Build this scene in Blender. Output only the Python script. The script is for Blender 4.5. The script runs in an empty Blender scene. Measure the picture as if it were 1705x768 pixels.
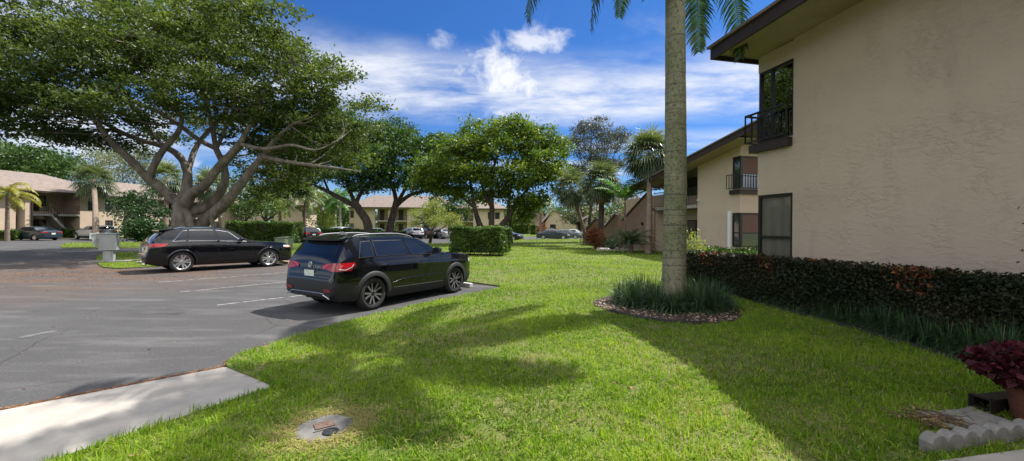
import bpy, math, random
import numpy as np
from mathutils import Matrix, Vector
R = math.radians
SC = bpy.context.scene
COL = SC.collection
rng = np.random.default_rng(7)
random.seed(7)

# ------------------------------------------------------------------ camera
FPX, CX, HY, ROLL = 690.0, 852.5, 378.0, 0.0078
CAMZ = 1.75
cam = bpy.data.cameras.new('camera'); camo = bpy.data.objects.new('camera', cam); COL.objects.link(camo)
cam.sensor_width = 36; cam.lens = 36 * FPX / 1705; cam.shift_y = -6 / 1705
cam.clip_start = 0.05; cam.clip_end = 6000
camo.matrix_world = Matrix.Translation((0, 0, CAMZ)) @ Matrix.Rotation(R(90), 4, 'X') @ Matrix.Rotation(math.atan(ROLL), 4, 'Z')
SC.camera = camo

def at(x, y, Y):
    """Point at depth Y (m) in the direction of photo pixel (x, y)."""
    lx, ly = (x - CX) / FPX, -(y - HY) / FPX
    return np.array([(lx - ly * ROLL) * Y, Y, CAMZ + (lx * ROLL + ly) * Y])

def gp(x, y, z=0.0):
    lx, ly = (x - CX) / FPX, -(y - HY) / FPX
    s = (z - CAMZ) / (lx * ROLL + ly)
    return np.array([(lx - ly * ROLL) * s, s, z])

# ------------------------------------------------------------------ objects
def tag(o, label=None, cat=None, group=None, kind=None):
    if label: o['label'] = label
    if cat: o['category'] = cat
    if group: o['group'] = group
    if kind: o['kind'] = kind
    return o

def thing(name, label, cat, loc=(0, 0, 0), rz=0.0, group=None):
    o = bpy.data.objects.new(name, None); COL.objects.link(o)
    o.empty_display_size = 0.2
    o.location = [float(v) for v in loc]; o.rotation_euler = (0, 0, rz)
    return tag(o, label, cat, group)

def raw(name, V, loops, starts, m, parent=None, rnd=None, smooth=False, sharp=None):
    me = bpy.data.meshes.new(name)
    V = np.asarray(V, dtype=np.float32)
    me.vertices.add(len(V)); me.vertices.foreach_set('co', V.ravel())
    me.loops.add(len(loops)); me.loops.foreach_set('vertex_index', np.asarray(loops, dtype=np.int32))
    me.polygons.add(len(starts)); me.polygons.foreach_set('loop_start', np.asarray(starts, dtype=np.int32))
    me.polygons.foreach_set('use_smooth', np.full(len(starts), bool(smooth)))
    me.update(calc_edges=True)
    if rnd is not None:
        a = me.attributes.new('rnd', 'FLOAT', 'POINT'); a.data.foreach_set('value', np.asarray(rnd, dtype=np.float32))
    if smooth and sharp: me.set_sharp_from_angle(angle=R(sharp))
    if m: me.materials.append(m)
    o = bpy.data.objects.new(name, me); COL.objects.link(o)
    if parent is not None: o.parent = parent
    return o

class MB:
    def __init__(s): s.v = []; s.f = []; s.r = []
    def add(s, vs, fs, r=0.5):
        n = len(s.v); s.v.extend([tuple(map(float, p)) for p in vs]); s.f.extend([[n + i for i in f] for f in fs]); s.r.extend([r] * len(vs))
        return s
    def box(s, x0, x1, y0, y1, z0, z1):
        return s.add([(x0, y0, z0), (x1, y0, z0), (x1, y1, z0), (x0, y1, z0), (x0, y0, z1), (x1, y0, z1), (x1, y1, z1), (x0, y1, z1)],
              [(0, 3, 2, 1), (4, 5, 6, 7), (0, 1, 5, 4), (1, 2, 6, 5), (2, 3, 7, 6), (3, 0, 4, 7)])
    def bar(s, a, b, w, h=None, up=(0, 0, 1)):
        h = h or w; a = np.array(a, float); b = np.array(b, float); d = b - a; d /= np.linalg.norm(d) + 1e-9
        u = np.array(up, float)
        if abs(d @ u) > .98: u = np.array([1., 0, 0])
        r = np.cross(d, u); r /= np.linalg.norm(r); u = np.cross(r, d)
        vs = [p + r * i * w / 2 + u * j * h / 2 for p in (a, b) for i, j in ((-1, -1), (1, -1), (1, 1), (-1, 1))]
        return s.add(vs, [(0, 1, 2, 3), (7, 6, 5, 4), (0, 4, 5, 1), (1, 5, 6, 2), (2, 6, 7, 3), (3, 7, 4, 0)])
    def prism(s, poly, z0, z1):
        n = len(poly)
        vs = [(p[0], p[1], z0) for p in poly] + [(p[0], p[1], z1) for p in poly]
        return s.add(vs, [tuple(range(n))[::-1], tuple(range(n, 2 * n))] + [(i, (i + 1) % n, n + (i + 1) % n, n + i) for i in range(n)])
    def extr(s, poly, d):
        """closed 3-D polygon extruded along vector d"""
        n = len(poly); d = np.array(d, float)
        vs = [np.array(p, float) for p in poly] + [np.array(p, float) + d for p in poly]
        return s.add(vs, [tuple(range(n))[::-1], tuple(range(n, 2 * n))] + [(i, (i + 1) % n, n + (i + 1) % n, n + i) for i in range(n)])
    def tube(s, pts, rad, n=8, cap=True, ry=1.0, flute=0.0):
        pts = [np.array(p, float) for p in pts]
        if np.isscalar(rad): rad = [rad] * len(pts)
        vs = []; u0 = None
        for i, p in enumerate(pts):
            d = pts[min(i + 1, len(pts) - 1)] - pts[max(i - 1, 0)]; d /= np.linalg.norm(d) + 1e-9
            if u0 is None:
                u0 = np.array([1., 0, 0]) if abs(d[0]) < .9 else np.array([0, 1., 0])
            u = u0 - d * (u0 @ d); u /= np.linalg.norm(u) + 1e-9; w = np.cross(d, u); u0 = u
            for k in range(n):
                a = 2 * math.pi * k / n
                fl = 1 + flute * (.55 * math.sin(3 * a + .35 * i) + .45 * math.sin(7 * a - .5 * i) + .5 * math.sin(1.7 * i + 2 * a)) if flute else 1
                vs.append(p + (u * math.cos(a) + w * math.sin(a) * ry) * rad[i] * fl)
        fs = [(i * n + k, i * n + (k + 1) % n, (i + 1) * n + (k + 1) % n, (i + 1) * n + k) for i in range(len(pts) - 1) for k in range(n)]
        if cap: fs += [tuple(range(n))[::-1], tuple(range((len(pts) - 1) * n, len(pts) * n))]
        return s.add(vs, fs)
    def lathe(s, prof, n=24, axis='z', c=(0, 0, 0)):
        """prof: list of (radius, height)"""
        vs = []
        for r, h in prof:
            for k in range(n):
                a = 2 * math.pi * k / n
                p = (r * math.cos(a), r * math.sin(a), h) if axis == 'z' else (r * math.cos(a), h, r * math.sin(a))
                vs.append((p[0] + c[0], p[1] + c[1], p[2] + c[2]))
        fs = []
        for i in range(len(prof) - 1):
            for k in range(n):
                q = (i * n + k, i * n + (k + 1) % n, (i + 1) * n + (k + 1) % n, (i + 1) * n + k)
                fs.append(q if axis == 'z' else q[::-1])
        e = tuple(range(n)); e2 = tuple(range((len(prof) - 1) * n, len(prof) * n))
        if prof[0][0] > 1e-4: fs.append(e[::-1] if axis == 'z' else e)
        if prof[-1][0] > 1e-4: fs.append(e2 if axis == 'z' else e2[::-1])
        return s.add(vs, fs)
    def grid(s, P, flip=False):
        """P: array (n, m, 3)"""
        n, m = P.shape[:2]
        fs = [(i * m + j, (i + 1) * m + j, (i + 1) * m + j + 1, i * m + j + 1) for i in range(n - 1) for j in range(m - 1)]
        if flip: fs = [f[::-1] for f in fs]
        return s.add(P.reshape(-1, 3), fs)
    def build(s, name, m, parent=None, smooth=False, sharp=35, bevel=0, rnd=False):
        loops = [i for f in s.f for i in f]; st = np.cumsum([0] + [len(f) for f in s.f])[:-1]
        o = raw(name, np.array(s.v), loops, st, m, parent, s.r if rnd else None, smooth, sharp if smooth else None)
        if bevel:
            b = o.modifiers.new('bevel', 'BEVEL'); b.width = bevel; b.segments = 2; b.limit_method = 'ANGLE'; b.angle_limit = R(40)
        return o

def copy_tree(o, parent=None):
    c = o.copy(); COL.objects.link(c)
    if parent is not None: c.parent = parent
    for ch in list(o.children): copy_tree(ch, c)
    return c

def smoothpath(pts, k=4, wob=0.0):
    pts = [np.array(p, float) for p in pts]; out = []
    P = [2 * pts[0] - pts[1]] + pts + [2 * pts[-1] - pts[-2]]
    for i in range(1, len(P) - 2):
        for j in range(k):
            t = j / k; a, b, c, d = P[i - 1], P[i], P[i + 1], P[i + 2]
            q = .5 * ((2 * b) + (-a + c) * t + (2 * a - 5 * b + 4 * c - d) * t * t + (-a + 3 * b - 3 * c + d) * t ** 3)
            out.append(q + rng.normal(0, wob, 3) if (wob and (i > 1 or j)) else q)
    out.append(pts[-1]); return out

# ------------------------------------------------------------------ materials
def mat(name, col, rough=.8, col2=None, scale=4.0, detail=6, bump=0.0, bscale=30.0, metal=0.0, coat=0.0, spec=.4, stretch=(1, 1, 1), lo=.35, hi=.65, bdist=.02, coords='Object'):
    m = bpy.data.materials.new(name); m.use_nodes = True; nt = m.node_tree; N = nt.nodes; L = nt.links
    b = N['Principled BSDF']; b.inputs['Roughness'].default_value = rough; b.inputs['Metallic'].default_value = metal
    b.inputs['Specular IOR Level'].default_value = spec
    b.inputs['Coat Weight'].default_value = coat; b.inputs['Coat Roughness'].default_value = .03
    b.inputs['Base Color'].default_value = (*col, 1)
    if col2 is not None or bump:
        tc = N.new('ShaderNodeTexCoord'); mp = N.new('ShaderNodeMapping'); mp.inputs['Scale'].default_value = stretch
        L.new(tc.outputs[coords], mp.inputs['Vector'])
    if col2 is not None:
        n = N.new('ShaderNodeTexNoise'); n.inputs['Scale'].default_value = scale; n.inputs['Detail'].default_value = detail; n.inputs['Roughness'].default_value = .62
        L.new(mp.outputs[0], n.inputs['Vector'])
        r = N.new('ShaderNodeMapRange'); r.inputs[1].default_value = lo; r.inputs[2].default_value = hi; r.clamp = True
        L.new(n.outputs['Fac'], r.inputs[0])
        mx = N.new('ShaderNodeMix'); mx.data_type = 'RGBA'; mx.inputs[6].default_value = (*col, 1); mx.inputs[7].default_value = (*col2, 1)
        L.new(r.outputs[0], mx.inputs[0]); L.new(mx.outputs[2], b.inputs['Base Color'])
    if bump:
        n2 = N.new('ShaderNodeTexNoise'); n2.inputs['Scale'].default_value = bscale; n2.inputs['Detail'].default_value = 6
        L.new(mp.outputs[0], n2.inputs['Vector'])
        bp = N.new('ShaderNodeBump'); bp.inputs['Strength'].default_value = bump; bp.inputs['Distance'].default_value = bdist
        L.new(n2.outputs['Fac'], bp.inputs['Height']); L.new(bp.outputs[0], b.inputs['Normal'])
    return m

def leafmat(name, c0, c1, c2, trans=.35, rough=.45, spec=.35):
    """leaf colours run c0 -> c1 -> c2 with each leaf's own random number"""
    m = bpy.data.materials.new(name); m.use_nodes = True; nt = m.node_tree; N = nt.nodes; L = nt.links
    b = N['Principled BSDF']; out = N['Material Output']
    at_ = N.new('ShaderNodeAttribute'); at_.attribute_name = 'rnd'
    cr = N.new('ShaderNodeValToRGB'); e = cr.color_ramp.elements
    e[0].position = 0; e[0].color = (*c0, 1); e[1].position = 1; e[1].color = (*c2, 1)
    k = cr.color_ramp.elements.new(.55); k.color = (*c1, 1)
    L.new(at_.outputs['Fac'], cr.inputs[0]); L.new(cr.outputs[0], b.inputs['Base Color'])
    b.inputs['Roughness'].default_value = rough; b.inputs['Specular IOR Level'].default_value = spec
    t = N.new('ShaderNodeBsdfTranslucent'); mul = N.new('ShaderNodeMix'); mul.data_type = 'RGBA'; mul.blend_type = 'MULTIPLY'; mul.inputs[0].default_value = 1
    mul.inputs[7].default_value = (1.25, 1.25, .6, 1); L.new(cr.outputs[0], mul.inputs[6]); L.new(mul.outputs[2], t.inputs[0])
    ms = N.new('ShaderNodeMixShader'); ms.inputs[0].default_value = trans
    L.new(b.outputs[0], ms.inputs[1]); L.new(t.outputs[0], ms.inputs[2]); L.new(ms.outputs[0], out.inputs[0])
    return m

M = {}
M['conc'] = mat('concrete', (.34, .315, .28), .9, (.26, .24, .215), 3, bump=.15, bscale=120, bdist=.004)
M['conc_old'] = mat('old_concrete', (.24, .225, .205), .95, (.13, .12, .11), 8, bump=.4, bscale=90, bdist=.006)
M['wheelstop'] = mat('wheel_stop_paint', (.62, .60, .56), .9, (.42, .40, .36), 12, bump=.2, bscale=60, bdist=.004)
M['wheelstop_y'] = mat('worn_yellow_paint', (.55, .40, .20), .9, (.42, .36, .28), 12, bump=.2, bscale=60, bdist=.004)
M['paint_line'] = mat('road_paint', (.34, .34, .34), .85, (.07, .07, .07), 7, lo=.40, hi=.62)
M['paint_faint'] = mat('worn_road_paint', (.12, .12, .12), .85, (.06, .06, .06), 7, lo=.40, hi=.62)
M['dark_wood'] = mat('dark_brown_trim', (.025, .016, .013), .55, (.04, .026, .02), 9)
M['bronze'] = mat('dark_bronze_metal', (.018, .014, .013), .4)
M['roof'] = mat('brown_shingles', (.20, .162, .138), .95, (.135, .106, .09), 2.2, bump=.5, bscale=14, bdist=.03)
M['soffit'] = mat('soffit_paint', (.36, .31, .235), .9, (.30, .26, .195), 2)
M['wall_far'] = mat('tan_stucco_far', (.45, .355, .275), .95, (.40, .31, .24), .8, bump=.2, bscale=12)
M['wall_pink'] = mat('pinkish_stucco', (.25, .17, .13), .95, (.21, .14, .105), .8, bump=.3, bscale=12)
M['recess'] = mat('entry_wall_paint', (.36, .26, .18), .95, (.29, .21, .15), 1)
M['black'] = mat('matte_black', (.012, .012, .012), .6)
M['plastic'] = mat('grey_plastic_cladding', (.014, .0145, .016), .55, (.018, .0185, .02), 30, bump=.05, bscale=300, bdist=.001)
M['rubber'] = mat('tyre_rubber', (.016, .016, .016), .85, (.03, .028, .026), 14)
M['silver'] = mat('satin_silver', (.62, .63, .64), .28, metal=.9)
M['chrome'] = mat('chrome', (.8, .8, .8), .12, metal=1)
M['rim_dark'] = mat('dark_alloy', (.02, .02, .021), .32, metal=.3)
M['rim_cut'] = mat('machined_alloy', (.16, .16, .17), .42, metal=.35)
M['tail'] = mat('red_lens', (.30, .005, .010), .12, coat=.6)
M['taildark'] = mat('dark_red_lens', (.16, .004, .008), .15, coat=.6)
M['amber'] = mat('amber_lens', (.65, .18, .02), .15, coat=.5)
M['lamp'] = mat('clear_lens', (.45, .47, .48), .1, coat=.8)
M['plate'] = mat('licence_plate', (.62, .66, .60), .4, (.24, .34, .26), 26, lo=.48, hi=.75)
M['glass_car'] = mat('tinted_car_glass', (.006, .007, .009), .03, coat=.35, spec=.5)
M['rail'] = mat('satin_rail', (.20, .20, .22), .45, metal=.2)
M['glass'] = mat('window_glass', (.025, .03, .033), .03, coat=1, spec=1.0)
def clear_glass():
    m = bpy.data.materials.new('tinted_window_pane'); m.use_nodes = True; nt = m.node_tree; N = nt.nodes; L = nt.links; N.remove(N['Principled BSDF'])
    t = N.new('ShaderNodeBsdfTransparent'); t.inputs[0].default_value = (.62, .66, .66, 1); g = N.new('ShaderNodeBsdfGlossy'); g.inputs['Roughness'].default_value = .015; g.inputs[0].default_value = (.85, .88, .9, 1)
    f = N.new('ShaderNodeFresnel'); f.inputs[0].default_value = 1.5; a = N.new('ShaderNodeMath'); a.operation = 'MULTIPLY_ADD'; a.inputs[1].default_value = 1.2; a.inputs[2].default_value = .28; a.use_clamp = True; L.new(f.outputs[0], a.inputs[0])
    x = N.new('ShaderNodeMixShader'); L.new(a.outputs[0], x.inputs[0]); L.new(t.outputs[0], x.inputs[1]); L.new(g.outputs[0], x.inputs[2]); L.new(x.outputs[0], N['Material Output'].inputs[0]); return m
M['glass_clear'] = clear_glass()
M['glass_cool'] = mat('curtained_glass', (.16, .155, .12), .12, (.11, .11, .085), 5, coat=.6, stretch=(1, 1, .15))
M['blind'] = mat('brown_blind', (.16, .09, .065), .7, (.11, .06, .045), 8, stretch=(.2, .2, 14))
M['white'] = mat('white_paint', (.72, .72, .70), .5)
M['grey_box'] = mat('grey_painted_metal', (.33, .335, .335), .5, (.27, .275, .28), 3)
M['green_box'] = mat('green_painted_metal', (.20, .24, .15), .6, (.15, .19, .11), 3)
M['terra'] = mat('terracotta', (.19, .062, .036), .8, (.12, .045, .03), 6, stretch=(1, 1, 4))
M['bark_grey'] = mat('grey_bark', (.24, .205, .17), .95, (.10, .085, .07), 3, bump=.8, bscale=9, bdist=.06, stretch=(1, 1, .35))
M['bark_dark'] = mat('dark_bark', (.085, .066, .052), .95, (.035, .028, .023), 3, bump=.8, bscale=9, bdist=.05, stretch=(1, 1, .4))
M['bark_palm'] = mat('palm_bark', (.22, .17, .13), .95, (.12, .09, .07), 5, bump=.7, bscale=8, bdist=.04, stretch=(.6, .6, 3))
M['twig'] = mat('dry_twig', (.13, .085, .05), .9, (.07, .048, .03), 10)
M['mulch'] = mat('bark_mulch', (.055, .034, .024), 1, (.025, .017, .013), 18, bump=1, bscale=50, bdist=.03)
M['pebble'] = leafmat('pebble_stone', (.16, .085, .05), (.27, .19, .13), (.50, .43, .34), 0, .8, .3)
M['edging'] = mat('black_plastic_edging', (.025, .025, .025), .6, (.05, .045, .04), 8)
L_ = {}
L_['ficus'] = leafmat('ficus_leaf', (.026, .048, .012), (.066, .104, .024), (.16, .20, .05), .42, .5, .3)
L_['dark'] = leafmat('dark_leaf', (.014, .040, .009), (.040, .092, .016), (.10, .17, .03), .34)
L_['green'] = leafmat('green_leaf', (.032, .074, .008), (.088, .150, .016), (.21, .26, .035), .45)
L_['lime'] = leafmat('lime_leaf', (.12, .17, .03), (.24, .29, .065), (.42, .43, .15), .4)
L_['grey'] = leafmat('grey_oak_leaf', (.030, .040, .026), (.070, .082, .055), (.15, .16, .12), .2)
L_['olive'] = leafmat('olive_leaf', (.06, .08, .035), (.13, .15, .075), (.24, .24, .13), .3)
L_['far'] = leafmat('far_leaf', (.020, .050, .012), (.045, .095, .018), (.085, .15, .030), .3)
L_['hedge'] = leafmat('hedge_leaf', (.018, .048, .007), (.050, .105, .012), (.14, .20, .025), .35)
L_['shrub'] = leafmat('shrub_leaf', (.012, .036, .010), (.025, .066, .016), (.05, .11, .028), .25)
L_['redhedge'] = leafmat('cocoplum_leaf', (.010, .020, .008), (.022, .030, .012), (.050, .034, .015), .2, .5, .25)
L_['redtip'] = leafmat('red_new_leaf', (.07, .014, .008), (.20, .035, .015), (.24, .11, .025), .25, .4)
L_['croton'] = leafmat('croton_leaf', (.05, .05, .02), (.17, .05, .02), (.30, .13, .05), .25)
L_['coleus'] = leafmat('coleus_leaf', (.020, .003, .006), (.048, .006, .013), (.09, .014, .024), .2, .55, .2)
L_['liriope'] = leafmat('liriope_blade', (.012, .034, .013), (.034, .078, .026), (.10, .16, .06), .25, .4, .4)
L_['sabal'] = leafmat('fan_palm_leaf', (.035, .06, .025), (.11, .145, .07), (.26, .29, .17), .28, .38)
L_['royal'] = leafmat('feather_palm_leaf', (.012, .036, .012), (.030, .070, .022), (.07, .12, .04), .3, .35, .5)
L_['queen'] = leafmat('queen_palm_leaf', (.05, .09, .03), (.11, .16, .045), (.22, .25, .07), .3, .4)
L_['yellow'] = leafmat('yellow_palm_leaf', (.10, .12, .02), (.26, .24, .03), (.42, .36, .06), .3, .4)
L_['brightpalm'] = leafmat('bright_palm_leaf', (.03, .09, .02), (.08, .19, .04), (.16, .30, .07), .35, .4)
L_['litter'] = leafmat('fallen_leaf', (.05, .022, .012), (.14, .06, .03), (.26, .15, .07), .05, .8)
L_['dry'] = leafmat('dry_frond', (.12, .07, .03), (.24, .16, .07), (.34, .25, .12), .2, .7)
# ------------------------------------------------------------------ foliage tools
def unit(v): return v / (np.linalg.norm(v, axis=-1, keepdims=True) + 1e-9)

def leaves(name, C, size, m, parent=None, rnd=None, aspect=.55, up=0.0, bias=None, biasw=0.0, var=.35):
    C = np.asarray(C); n = len(C)
    if rnd is None: rnd = rng.random(n)
    nrm = rng.normal(0, 1, (n, 3)); nrm = unit(nrm); nrm[:, 2] += up
    if bias is not None: nrm = nrm + bias * biasw
    nrm = unit(nrm)
    t = unit(np.cross(nrm, rng.normal(0, 1, (n, 3)))); b = np.cross(nrm, t)
    s = (size * (1 + var * rng.normal(0, 1, n)).clip(.4, 2))[:, None]
    fold = nrm * s * .08
    V = np.stack([C - t * s * .5, C + b * s * aspect * .5 + fold - t * s * .06, C + t * s * .5, C - b * s * aspect * .5 + fold - t * s * .06], 1).reshape(-1, 3)
    return raw(name, V, np.arange(4 * n), np.arange(n) * 4, m, parent, np.repeat(rnd.clip(0, 1), 4))

def ellipsoid_pts(n, c, r, shell=.45, low=-1.0):
    d = unit(rng.normal(0, 1, (n, 3))); rr = rng.random(n) ** shell
    p = d * rr[:, None]; p = p[p[:, 2] > low]
    return np.array(c) + p * np.array(r)

def clumps(lobes, per_m2, leaves_per, cr, flat=.6, low=-.75, shell=.4):
    """lobes: (x, y, z, rx, ry, rz) -> leaf centres, leaf random numbers, clump centres"""
    CC = []
    for l in lobes:
        c, r = l[:3], l[3:6]
        n = max(4, int(per_m2 * (r[0] * r[1] + r[0] * r[2] + r[1] * r[2]) * 1.3))
        CC.append(ellipsoid_pts(n, c, r, shell, low))
    CC = np.concatenate(CC); n = len(CC)
    rad = cr * (.6 + .8 * rng.random(n))
    off = rng.normal(0, .5, (n, leaves_per, 3)) * np.array([1, 1, flat])
    P = CC[:, None, :] + off * rad[:, None, None]
    rc = rng.random(n)
    rl = .55 * rc[:, None] + .45 * rng.random((n, leaves_per))
    return P.reshape(-1, 3), rl.ravel(), CC

def grow(mb, skel, CC, r0, r1, sub=1.0, maxn=200, sag=.15):
    """twigs from clump centres back to the nearest lower point of the limb skeleton"""
    S = np.array(skel); used_ = {}; idx = rng.permutation(len(CC))[:int(min(maxn, len(CC) * sub))]
    for i in idx:
        c = CC[i]; d = np.linalg.norm(S - c, axis=1) + np.where(S[:, 2] > c[2] + .3, 4, 0)
        k_ = int(np.argmin(d)); used_[k_] = used_.get(k_, 0) + 1
        if used_[k_] > 4: continue
        a = S[k_]; L = np.linalg.norm(c - a)
        if L < .3 or L > 4.2: continue
        mid = a * .5 + c * .5 + rng.normal(0, .07 * L, 3) + np.array([0, 0, -sag * L * .5])
        mb.tube(smoothpath([a, mid, c], 3), np.linspace(r0, r1, 7), 5, cap=False)

def lobe(x, y, Y, rx, ry, rz): return (*at(x, y, Y), rx, ry, rz)

def tree(name, label, limbs, lobes, lm, bm, leaf=.2, per=2.0, lper=30, cr=.6, flat=.6, low=-.75, group='trees in the grounds', twigs=60, tr=(.04, .012), cat='tree', up=.2, n=9, shell=.4, aspect=.55):
    base = np.array(limbs[0][0][0], float)
    t = thing(name, label, cat, base, 0, group)
    P, rl, CC = clumps(lobes, per, lper, cr, flat, low, shell)
    mb = MB(); skel = []
    for path, r in limbs:
        sp = smoothpath(path, 5, .02 * max(r))
        mb.tube([p - base for p in sp], np.interp(np.linspace(0, 1, len(sp)), np.linspace(0, 1, len(r)), r), n, flute=.09 if n > 10 else .05)
        skel += sp[len(sp) // 3:]
    mt = MB(); grow(mt, skel, CC, tr[0], tr[1], 1.0, twigs)
    mb.build('trunk', bm, t, True, 60)
    if mt.v:
        mt.v = [tuple(np.array(p) - base) for p in mt.v]; mt.build('branches', bm, t, True, 60)
    leaves('crown', P - base, leaf, lm, t, rl, aspect, up)
    return t

def auto_tree(name, label, base, h, lobes, lm, bm, r, **k):
    """trunk that divides towards each lobe"""
    base = np.array(base, float); limbs = []
    lob = np.array([l[:3] for l in lobes]); ctr = lob.mean(0)
    fork = base + (ctr - base) * h + np.array([0, 0, 0])
    fork[:2] = base[:2] * .75 + ctr[:2] * .25
    limbs.append(([base, base * .5 + fork * .5 + rng.normal(0, .1, 3), fork], [r * 1.25, r, r * .85]))
    for l in lob:
        mid = fork * .5 + l * .5 + np.array([0, 0, -.12 * np.linalg.norm(l - fork)]) + rng.normal(0, .15, 3)
        limbs.append(([fork, mid, l], [r * .6, r * .35, r * .12]))
    return tree(name, label, limbs, lobes, lm, bm, **k)

# hedges ------------------------------------------------------------------
def hedge(name, label, corners, h, lm, leaf=.09, per=900, z0=0.1, group=None, cat='hedge', rough=.05, core=None, top_up=.3, gap=.25, tips=None, trunks=0):
    """corners: footprint as a quadrilateral (ccw). Leaves in a shell round a dark twiggy core."""
    Q = [np.array(c, float)[:2] for c in corners]; ctr = sum(Q) / len(Q)
    t = thing(name, label, cat, (ctr[0], ctr[1], z0), 0, group)
    Q = [q - ctr for q in Q]
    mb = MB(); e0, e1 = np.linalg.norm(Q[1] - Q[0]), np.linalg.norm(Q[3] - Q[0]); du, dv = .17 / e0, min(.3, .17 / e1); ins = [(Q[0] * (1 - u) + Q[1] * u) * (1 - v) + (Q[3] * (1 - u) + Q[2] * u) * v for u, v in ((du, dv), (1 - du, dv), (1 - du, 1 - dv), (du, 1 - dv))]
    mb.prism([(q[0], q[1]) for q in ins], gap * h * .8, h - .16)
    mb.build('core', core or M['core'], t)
    st = MB()
    for i in range(trunks):
        u, v = (i + .5) / trunks, rng.uniform(.3, .7); p = (Q[0] * (1 - u) + Q[1] * u) * (1 - v) + (Q[3] * (1 - u) + Q[2] * u) * v
        for k in range(3):
            e = p + rng.normal(0, .12, 2); st.tube([(p[0], p[1], -.05), (e[0], e[1], h * .55)], [.022, .012], 5)
    if trunks: st.build('stems', M['bark_dark'], t)
    C = []; Bv = []
    def face(a, b, z_lo, z_hi, nrm):
        L = np.linalg.norm(b - a); n = int(L * (z_hi - z_lo) * per)
        u = rng.random(n); z = rng.uniform(z_lo, z_hi, n)
        bul = rough * 1.5 * (np.sin(u * L * 2.1 + 1) * np.sin(z * 3.2) + np.sin(u * L * 5.3 + z * 4) * .5)
        d = -np.abs(rng.normal(0, rough, n)) * 1.6 + bul
        d -= .5 * rough * np.clip((z - z_hi + .12) / .12, 0, 1)
        p = np.outer(1 - u, a) + np.outer(u, b) + np.outer(d, nrm)
        C.append(np.column_stack([p, z])); Bv.append(np.tile([nrm[0], nrm[1], .25], (n, 1)))
    nq = len(Q)
    for i in range(nq):
        a, b = Q[i], Q[(i + 1) % nq]; e = b - a; nrm = np.array([e[1], -e[0]]); nrm /= np.linalg.norm(nrm)
        face(a, b, gap * h * .6 + 0.02, h, nrm)
    n = int(abs(np.cross(Q[2] - Q[0], Q[3] - Q[1])) * .5 * per)
    u, v = rng.random(n)[:, None], rng.random(n)[:, None]
    p = (Q[0] * (1 - u) + Q[1] * u) * (1 - v) + (Q[3] * (1 - u) + Q[2] * u) * v
    L0 = np.linalg.norm(Q[1] - Q[0])
    z = h - np.abs(rng.normal(0, rough, n)) + rough * .8 * np.sin(u[:, 0] * L0 * 2.7 + v[:, 0] * 3) + (rng.random(n) ** 6) * rough * 2.2
    C.append(np.column_stack([p, z])); Bv.append(np.tile([0, 0, 1.0], (n, 1)))
    C = np.concatenate(C); Bv = np.concatenate(Bv)
    patch = .5 + .5 * np.sin(C[:, 0] * 3.1 + C[:, 1] * 2.3) * np.sin(C[:, 2] * 4.1 + C[:, 0] * 1.7)
    rn = (.65 * rng.random(len(C)) + .35 * patch)
    if tips is not None:
        pt = np.sin(C[:, 0] * 2.9 + 1.3) * np.sin(C[:, 1] * 3.7 + .5) > .25
        sel = (C[:, 2] > h * .72) & pt & (rng.random(len(C)) < .22)
        leaves('new_leaves', C[sel] + np.array([0, 0, .02]), leaf * 1.1, tips, t, rng.random(sel.sum()), .5, 0, Bv[sel], .8)
        C, Bv, rn = C[~sel], Bv[~sel], rn[~sel]
    leaves('foliage', C, leaf, lm, t, rn, .6, 0, Bv, .8)
    return t

def shrub(name, label, base, r, h, lm, leaf=.12, n=1500, group=None, cat='shrub', aspect=.5, stems=5, up=.2, k=14):
    t = thing(name, label, cat, base, 0, group)
    st = MB()
    cc = ellipsoid_pts(k * 3, (0, 0, h * .55), (r * .8, r * .8, h * .42), .5)[:k * 3]
    for c in cc[:stems * 3]:
        st.tube(smoothpath([(c[0] * .1, c[1] * .1, 0), (c[0] * .5, c[1] * .5, c[2] * .55), c], 3), np.linspace(.025, .006, 7) * min(1.3, max(.5, r)), 5)
    st.build('stems', M['bark_dark'], t)
    i = rng.integers(0, len(cc), n)
    P = cc[i] + rng.normal(0, .17, (n, 3)) * np.array([r, r, h * .8]); P = P[P[:, 2] > .02]
    rn = .5 * rng.random(len(cc))[i][:len(P)] + .5 * rng.random(len(P))
    leaves('foliage', P, leaf, lm, t, rn, aspect, up)
    return t

# blades: grass-like tufts ---------------------------------------------------
def strips(name, B, D, Lh, W, m, parent=None, rnd=None, bend=1.0, seg=3):
    """ribbons: base B, initial direction D (unit), length Lh, width W; each bends under gravity"""
    n = len(B); side = unit(np.cross(D, np.array([0, 0, 1.]) + rng.normal(0, .05, (n, 3))))
    pts = []; p = B.copy(); d = D.copy()
    for i in range(seg + 1):
        w = W * (1 - (i / seg) ** 1.6)
        if i == seg: pts.append(p[:, None, :])
        else: pts.append(np.stack([p - side * w[:, None] / 2, p + side * w[:, None] / 2], 1))
        p = p + d * (Lh / seg)[:, None]
        d = d.copy(); d[:, 2] -= bend / seg * (.6 + .8 * np.sqrt((d[:, 0] ** 2 + d[:, 1] ** 2))); d = unit(d)
    V = np.concatenate(pts, 1); k = 2 * seg + 1
    base = (np.arange(n) * k)[:, None]
    fl = []
    for i in range(seg - 1): fl += [2 * i, 2 * i + 1, 2 * i + 3, 2 * i + 2]
    fl += [2 * (seg - 1), 2 * (seg - 1) + 1, 2 * seg]
    loops = (base + np.array(fl)[None]).ravel()
    st1 = [4 * i for i in range(seg)]
    starts = ((np.arange(n) * len(fl))[:, None] + np.array(st1)[None]).ravel()
    if rnd is None: rnd = rng.random(n)
    return raw(name, V.reshape(-1, 3), loops, starts, m, parent, np.repeat(rnd, k))

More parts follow.
